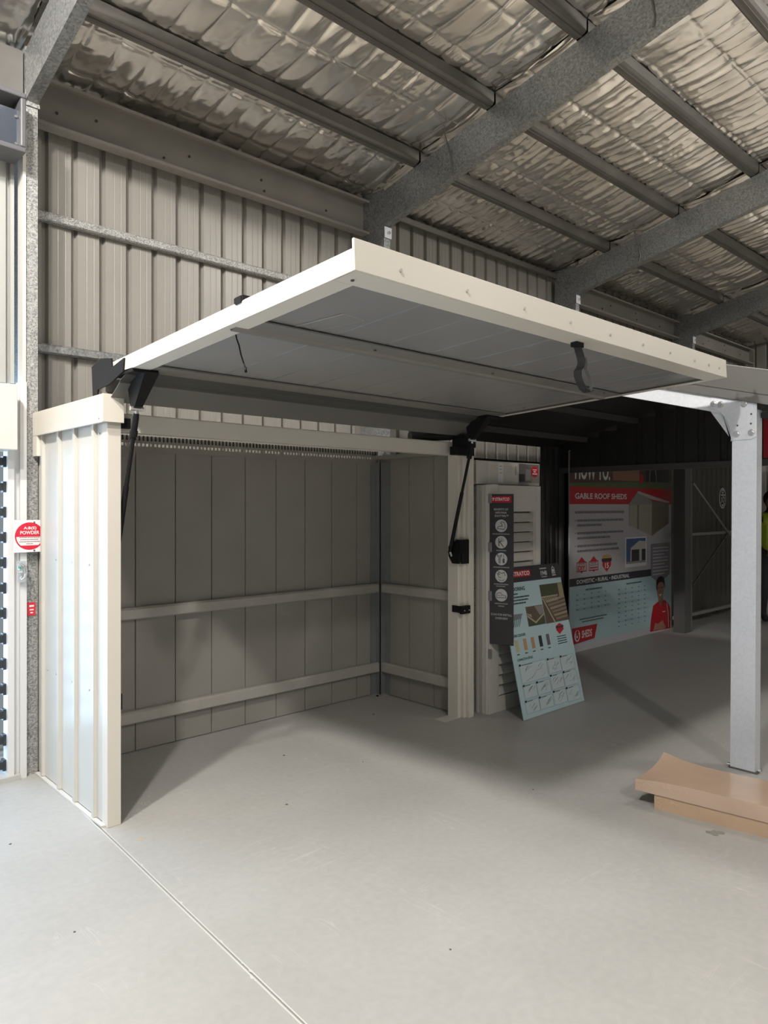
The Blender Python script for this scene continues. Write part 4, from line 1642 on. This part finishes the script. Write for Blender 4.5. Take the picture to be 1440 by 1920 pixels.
s.line([(cu - .018, v - .032), (cu - .018, v + .012), (cu - .030, v + .022), (cu - .028, v + .032)], .005, I, 3)
s.line([(cu - .008, v - .032), (cu - .008, v + .012), (cu + .002, v + .022), (cu + .0, v + .032)], .005, I, 3)
s.line([(cu - .028, v + .032), (cu - .020, v + .022), (cu - .008, v + .022), (cu, v + .032)], .004, I, 3)
s.line([(cu + .018, v + .034), (cu + .018, v + .002)], .004, I, 3)
s.rect(cu + .011, cu + .026, v - .030, v + .002, I, 3)
v = .475
s.line([(cu - .03, v + .02), (cu - .012, v + .01), (cu - .022, v + .032), (cu + .004, v + .02), (cu + .024, v + .028), (cu + .03, v + .004)], .0045, I, 3)
s.line([(cu - .03, v + .02), (cu - .018, v - .008), (cu + .0, v - .012)], .0045, I, 3)
s.line([(cu - .02, v - .026), (cu - .006, v - .033), (cu + .012, v - .032), (cu + .026, v - .024)], .004, I, 3)
v = .335
s.line([(cu - .036, v - .018), (cu + .036, v - .018), (cu + .036, v - .004), (cu + .008, v + .002), (cu - .004, v + .018), (cu - .03, v + .014), (cu - .036, v + .0), (cu - .036, v - .018)], .0045, I, 3)
s.line([(cu - .03, v - .002), (cu + .006, v - .004)], .003, I, 3)
CAP = ink('caption_grey', (.30, .30, .31))
for v, wd in ((.779, .068), (.658, .038), (.535, .061), (.411, .057), (.396, .04), (.269, .05), (.251, .024)):
    s.bars(cu - wd, cu + wd, v, .008, CAP, 2)
s.text('SCAN FOR INSTALL', .009, .173, .184, .200, GW, 2, .005)
s.text('OVERVIEW', .044, .140, .157, .173, GW, 2, .005)
s.build(fs_)

# blue board leaning against the shutter
bb = thing('flooring_board', (4.69, 3.14, 0), 'pale blue printed flooring board leaning against the shutter', 'board')
LH = math.hypot(1.075, .245)
up = Vector((0, .245, 1.075)).normalized()
s = Sheet((4.295, 3.137, .003), (1, 0, 0), up)
LW = .797
b = MB(s.T)
b.box(0, LW, 0, LH, -.006, 0)
b.build('sign_board', PBLUE, bb)
s.rect(0, LW, .985, LH, CHAR, 1)
s.rect(.10, .397, 1.022, 1.074, RED, 2)
s.text('STRATCO', .168, .385, 1.031, 1.064, WHITE, 3, .03, slant=.15)
s.poly([(.128, 1.033), (.139, 1.033), (.160, 1.063), (.125, 1.063), (.121, 1.054), (.140, 1.054)], WHITE, 3)
s.bars(.527, .618, 1.066, .009, GW, 2)
s.text('1948', .532, .616, 1.015, 1.052, GW, 2, .03)
s.rect(.535, .61, 1.002, 1.007, GW, 2)
s.line([(.692, 1.062), (.686, 1.025), (.728, 1.025), (.724, 1.062), (.708, 1.078), (.692, 1.062)], .007, GW, 2)
s.disc(.707, 1.045, .013, GW, 2)
s.bars(.683, .735, 1.005, .009, GW, 2)
DT_ = ink('dark_teal_type', (.05, .09, .10))
s.text('DIY FLOORING', .025, .293, .920, .950, DT_, 2, .03)
for k, (w_, v) in enumerate(((.20, .893), (.33, .868), (.31, .845), (.275, .822))):
    s.bars(.03, w_, v, .011, DT_, 2)
# photographs of decking
WD = [ink('deck_pale', (.36, .29, .19)), ink('deck_mid', (.26, .20, .135)), ink('deck_dark', (.12, .09, .065)), ink('leaf_dark', (.06, .075, .035)), ink('deck_cream', (.50, .43, .30))]
s.rect(.484, .795, .640, .944, WD[2], 1)
s.rect(.487, .735, .856, .941, WD[3], 2)
s.rect(.728, .793, .83, .941, WD[0], 2)
for k in range(6):
    v = .815 - k * .028
    s.poly([(.53 + k * .018, v), (.793, v + .025 - k * .003), (.793, v + .008 - k * .003), (.54 + k * .018, v - .018)], WD[k % 2], 3)
s.line([(.495, .835), (.60, .642)], .013, WD[4], 4)
for k in range(8):
    s.line([(.52 + k * .022, .838), (.535 + k * .022, .808)], .008, WD[4], 4)
s.line([(.486, .846), (.70, .848)], .009, WD[4], 4)
s.rect(.257, .478, .643, .792, WD[2], 1)
s.poly([(.258, .644), (.477, .644), (.477, .695), (.36, .668), (.258, .705)], WD[3], 3)
s.line([(.262, .722), (.352, .665), (.474, .722)], .012, WD[4], 4)
s.line([(.262, .74), (.31, .715), (.30, .735)], .009, WD[4], 4)
s.poly([(.37, .788), (.475, .788), (.475, .73), (.42, .715)], ink('photo_grey', (.28, .26, .24)), 3)
for k in range(6):
    s.line([(.03 + k * .022, .66), (.07 + k * .024, .735)], .007, ink('steel_print', (.13, .15, .17)), 2)
s.poly([(.03, .752), (.211, .748), (.17, .712), (.03, .705)], ink('steel_print2', (.2, .23, .25)), 3)
s.text('DECKING COLOURS', -.0 + .01, .197, .585, .605, DT_, 2, .02)
for k, c in enumerate(((.56, .50, .30), (.55, .33, .16), (.52, .30, .17), (.03, .03, .035), (.16, .14, .16))):
    uu = .055 + k * .0985
    s.rect(uu, uu + .04, .480, .563, ink('swatch%d' % k, c), 2)
    s.bars(uu, uu + .035, .455, .008, DT_, 2)
s.poly([(.60, .61), (.60, .575), (.635, .544), (.70, .575), (.70, .61), (.655, .628)], RED, 2)
s.rect(.597, .703, .592, .606, CHAR, 3)
for k in range(4):
    s.bars(.59, .715, .523 - k * .018, .007, DT_, 2)
s.text('CONNECTION DETAILS', .047, .24, .412, .43, DT_, 2, .02)
PANEL = ink('panel_pale', (.58, .68, .70))
LN = ink('diagram_line', (.20, .27, .29))
cells = [(.055, .388, .250, .388), (.406, .572, .268, .383), (.580, .755, .262, .380), (.406, .572, .148, .259), (.580, .755, .144, .259), (.406, .572, .034, .139), (.580, .755, .026, .137),
         (.058, .215, .140, .240), (.222, .388, .140, .239), (.050, .215, .034, .129), (.222, .388, .034, .129)]
rr = random.Random(5)
for (a, c, d, e) in cells:
    s.rect(a, c, d, e - .006, PANEL, 1)
    s.line([(a, d), (c, d), (c, e - .006), (a, e - .006), (a, d)], .0018, LN, 2)
    s.rect(a - .004, a + .020, e - .014, e + .001, NAVY, 4)
    s.bars(a + .026, a + .026 + (c - a) * .4, e - .012, .004, DT_, 3)
    for q in range(5 if c - a < .2 else 10):
        x0_, y0_ = rr.uniform(a + .02, c - .05), rr.uniform(d + .01, e - .045)
        s.line([(x0_, y0_), (min(x0_ + rr.uniform(.02, .07), c - .01), min(y0_ + rr.choice((.0, .02, .03, .035)), e - .02))], .0022, LN, 3)
        if q % 2:
            s.line([(x0_ + .004, y0_ + .007), (min(x0_ + .05, c - .01), min(y0_ + .03, e - .02))], .0022, LN, 3)
s.build(bb)

# ------------------------------------------------------------------ wrapped cartons at lower right
KR = mat('kraft_carton', (.52, .36, .235), .42, 0, .06, 5, 0, 1, .5, None, .35)
KT = mat('kraft_carton_wrapped_top', (.55, .40, .30), .26, 0, .08, 3, .15, 18, .5, None, .5)
CL = mat('crinkled_film', (.66, .50, .39), .18, 0, .1, 40)
th = math.atan2(-.067 / .518, 1)               # the stack is turned a little from the hall axes
ax_l = Vector((.128, -.992, 0))                # along the cartons, towards the right of the picture
ax_w = Vector((.992, .128, 0))


def carton(name, p0, L, W, z0, h, label, curl, seedk):
    t = thing(name, (p0[0], p0[1], z0), label, 'carton', 'wrapped flat cartons on the floor')
    P = Vector((p0[0], p0[1], 0))
    rs2 = random.Random(seedk)

    def T(l, w, z):
        # top sheet curls up and flares at the free end, far corner
        f = max(0, 1 - l / .28)
        g = max(0, min(1, w / W))
        up_ = curl * (f ** 2) * (g ** 1.5) * .036 * (1 if z > h * .5 else .55)
        dn = -curl * (f ** 2) * (1 - g) * .018 * (1 if z > h * .5 else 0)
        ex = curl * f * f * (.075 * g * (1 - g) - .03 * (1 - g))
        q = P + ax_l * (l + ex) + ax_w * w
        return (q.x, q.y, z0 + z + up_ + dn)
    b = MB(T)
    nl, nw = 40, 10

    def surf(z):
        b.grid(lambda a, c: (a * a * L, c * W, z), nl, nw)
    surf(h)
    surf(0)
    b.grid(lambda a, c: (a * a * L, 0, c * h), nl, 3)
    b.grid(lambda a, c: (a * a * L, W, c * h), nl, 3)
    b.grid(lambda a, c: (0, a * W, c * h), nw, 3)
    b.grid(lambda a, c: (L, a * W, c * h), nw, 3)
    body = b.build('carton_body', KT if curl else KR, t, smooth=False)
    # folds of the clear wrap near the free end
    b = MB(T)
    for k in range(7 if curl else 2):
        l0 = .05 + k * .024 + rs2.uniform(0, .008)
        b.tube([(l0, -.0004, h * .80 - k * .002), (l0 + .018, -.0010, h * .68), (l0 + .034, -.0004, h * .60)], .0013, 5)
    for k in range(16):
        l0, zz_ = rs2.uniform(-.001, .035), rs2.uniform(.1, .85) * h
        b.tube([(l0, -.0003, zz_), (l0 + rs2.uniform(.004, .010), -.0006, zz_ + rs2.uniform(-.006, .008))], .0012, 4)
    b.build('plastic_wrap', CL, t)['kind'] = 'stuff'
    return t


carton('flat_carton', (3.546, 1.78), 1.9, .33, 0.0, .074, 'lower brown wrapped carton resting flat on the floor near the post', 0, 2)
carton('flat_carton', (3.530, 1.845), 1.95, .345, .0745, .076, 'upper brown wrapped carton with a curled corner on another carton', 1, 4)

# smudge of dirt near the cartons
b = MB()
rs3 = random.Random(9)
for k in range(7):
    x, y, r = 3.49 + rs3.uniform(-.025, .025), 1.46 + rs3.uniform(-.03, .03), rs3.uniform(.010, .028)
    b.prism([(x + r * math.cos(t) * rs3.uniform(.5, 1), y + 1.4 * r * math.sin(t) * rs3.uniform(.5, 1)) for t in [q * .7 for q in range(9)]], 2, .0001, .0006 + .0002 * k)
o = b.build('dirt_smudge', mat('dirt_grey', (.27, .26, .235), .9), floor)
o['kind'] = 'stuff'

# ------------------------------------------------------------------ person at the right edge
def skin_mesh(name, verts, edges, radii, m, parent, root=0, sub=2):
    org = worigin(parent)
    me = bpy.data.meshes.new(name)
    me.from_pydata([tuple(Vector(v) - org) for v in verts], edges, [])
    o = bpy.data.objects.new(name, me)
    link(o, parent)
    mod = o.modifiers.new('skin', 'SKIN')
    for i, r in enumerate(radii):
        sv = me.skin_vertices[0].data[i]
        sv.radius = (r, r) if not isinstance(r, tuple) else r
        sv.use_root = (i == root)
    s_ = o.modifiers.new('sub', 'SUBSURF')
    s_.levels = s_.render_levels = sub
    me.materials.append(m)
    return o


PX, PYY = 10.35, 3.58
pn = thing('person', (PX, PYY, 0), 'person in a yellow safety vest and dark clothes standing behind the post', 'person')
rgt = Vector((.73, -.68, 0))
fwd = Vector((-.68, -.73, 0))


def pp(r_, f_, z):
    return Vector((PX, PYY, 0)) + rgt * r_ + fwd * f_ + Vector((0, 0, z))


body = [pp(0, 0, .92), pp(0, .01, 1.10), pp(0, .02, 1.28), pp(0, .02, 1.40), pp(0, .03, 1.47), pp(0, .045, 1.56), pp(0, .05, 1.64),
        pp(-.09, 0, .86), pp(-.10, .03, .48), pp(-.10, 0, .09), pp(-.11, .13, .035),
        pp(.09, 0, .86), pp(.10, .03, .48), pp(.10, 0, .09), pp(.11, .13, .035),
        pp(-.17, .01, 1.37), pp(-.235, .0, 1.12), pp(-.20, .16, .95), pp(-.16, .23, .93),
        pp(.17, .01, 1.37), pp(.235, .0, 1.12), pp(.20, .16, .95), pp(.16, .23, .93)]
edges = [(0, 1), (1, 2), (2, 3), (3, 4), (4, 5), (5, 6), (0, 7), (7, 8), (8, 9), (9, 10), (0, 11), (11, 12), (12, 13), (13, 14),
         (3, 15), (15, 16), (16, 17), (17, 18), (3, 19), (19, 20), (20, 21), (21, 22)]
rad = [.14, .13, .145, .12, .05, .085, .075, .09, .065, .045, .04, .09, .065, .045, .04, .065, .05, .04, .035, .065, .05, .04, .035]
skin_mesh('body', body, edges, rad, mat('dark_clothing', (.03, .03, .035), .8), pn)
b = MB()
b.ball(pp(0, .055, 1.60), .098, 20, (.86, .95, 1.2))
b.build('head', mat('skin_tone', (.30, .17, .11), .55), pn, smooth=True)
b = MB()
b.ball(pp(0, .03, 1.635), .106, 18, (.9, .95, 1.05))
b.build('hair', mat('dark_hair', (.03, .025, .02), .7), pn, smooth=True)
b = MB()
b.ball(pp(0, .15, 1.59), .017, 8, (1, 1, 1.3))
for q in (-.033, .033):
    b.ball(pp(q, .138, 1.61), .009, 8)
b.build('face', mat('skin_tone', (.30, .17, .11)), pn, smooth=True)
vest = skin_mesh('safety_vest', [pp(0, 0, .90), pp(0, .01, 1.10), pp(0, .02, 1.28), pp(0, .02, 1.385), pp(-.14, .015, 1.38), pp(.14, .015, 1.38)],
                 [(0, 1), (1, 2), (2, 3), (3, 4), (3, 5)], [.185, .175, .18, .135, .08, .08], mat('hi_vis_yellow', (.60, .72, .05), .5), pn)
for hs in (-1, 1):
    hv, he, hr_ = [pp(hs * .16, .23, .93), pp(hs * .145, .28, .925)], [(0, 1)], [.036, .034]
    for q in range(4):
        n0 = len(hv)
        base = hv[1] + rgt * (hs * (.022 - q * .015)) + Vector((0, 0, .0))
        hv += [base + fwd * .028, base + fwd * (.055 + .006 * (q in (1, 2))) + Vector((0, 0, -.012)), base + fwd * (.068 + .008 * (q in (1, 2))) + Vector((0, 0, -.034))]
        he += [(1, n0), (n0, n0 + 1), (n0 + 1, n0 + 2)]
        hr_ += [.010, .009, .008]
    n0 = len(hv)
    hv += [hv[0] + fwd * .03 - rgt * hs * .035, hv[0] + fwd * .06 - rgt * hs * .045]
    he += [(0, n0), (n0, n0 + 1)]
    hr_ += [.011, .009]
    skin_mesh('hand', hv, he, hr_, mat('skin_tone', (.30, .17, .11)), pn, 0, 1)
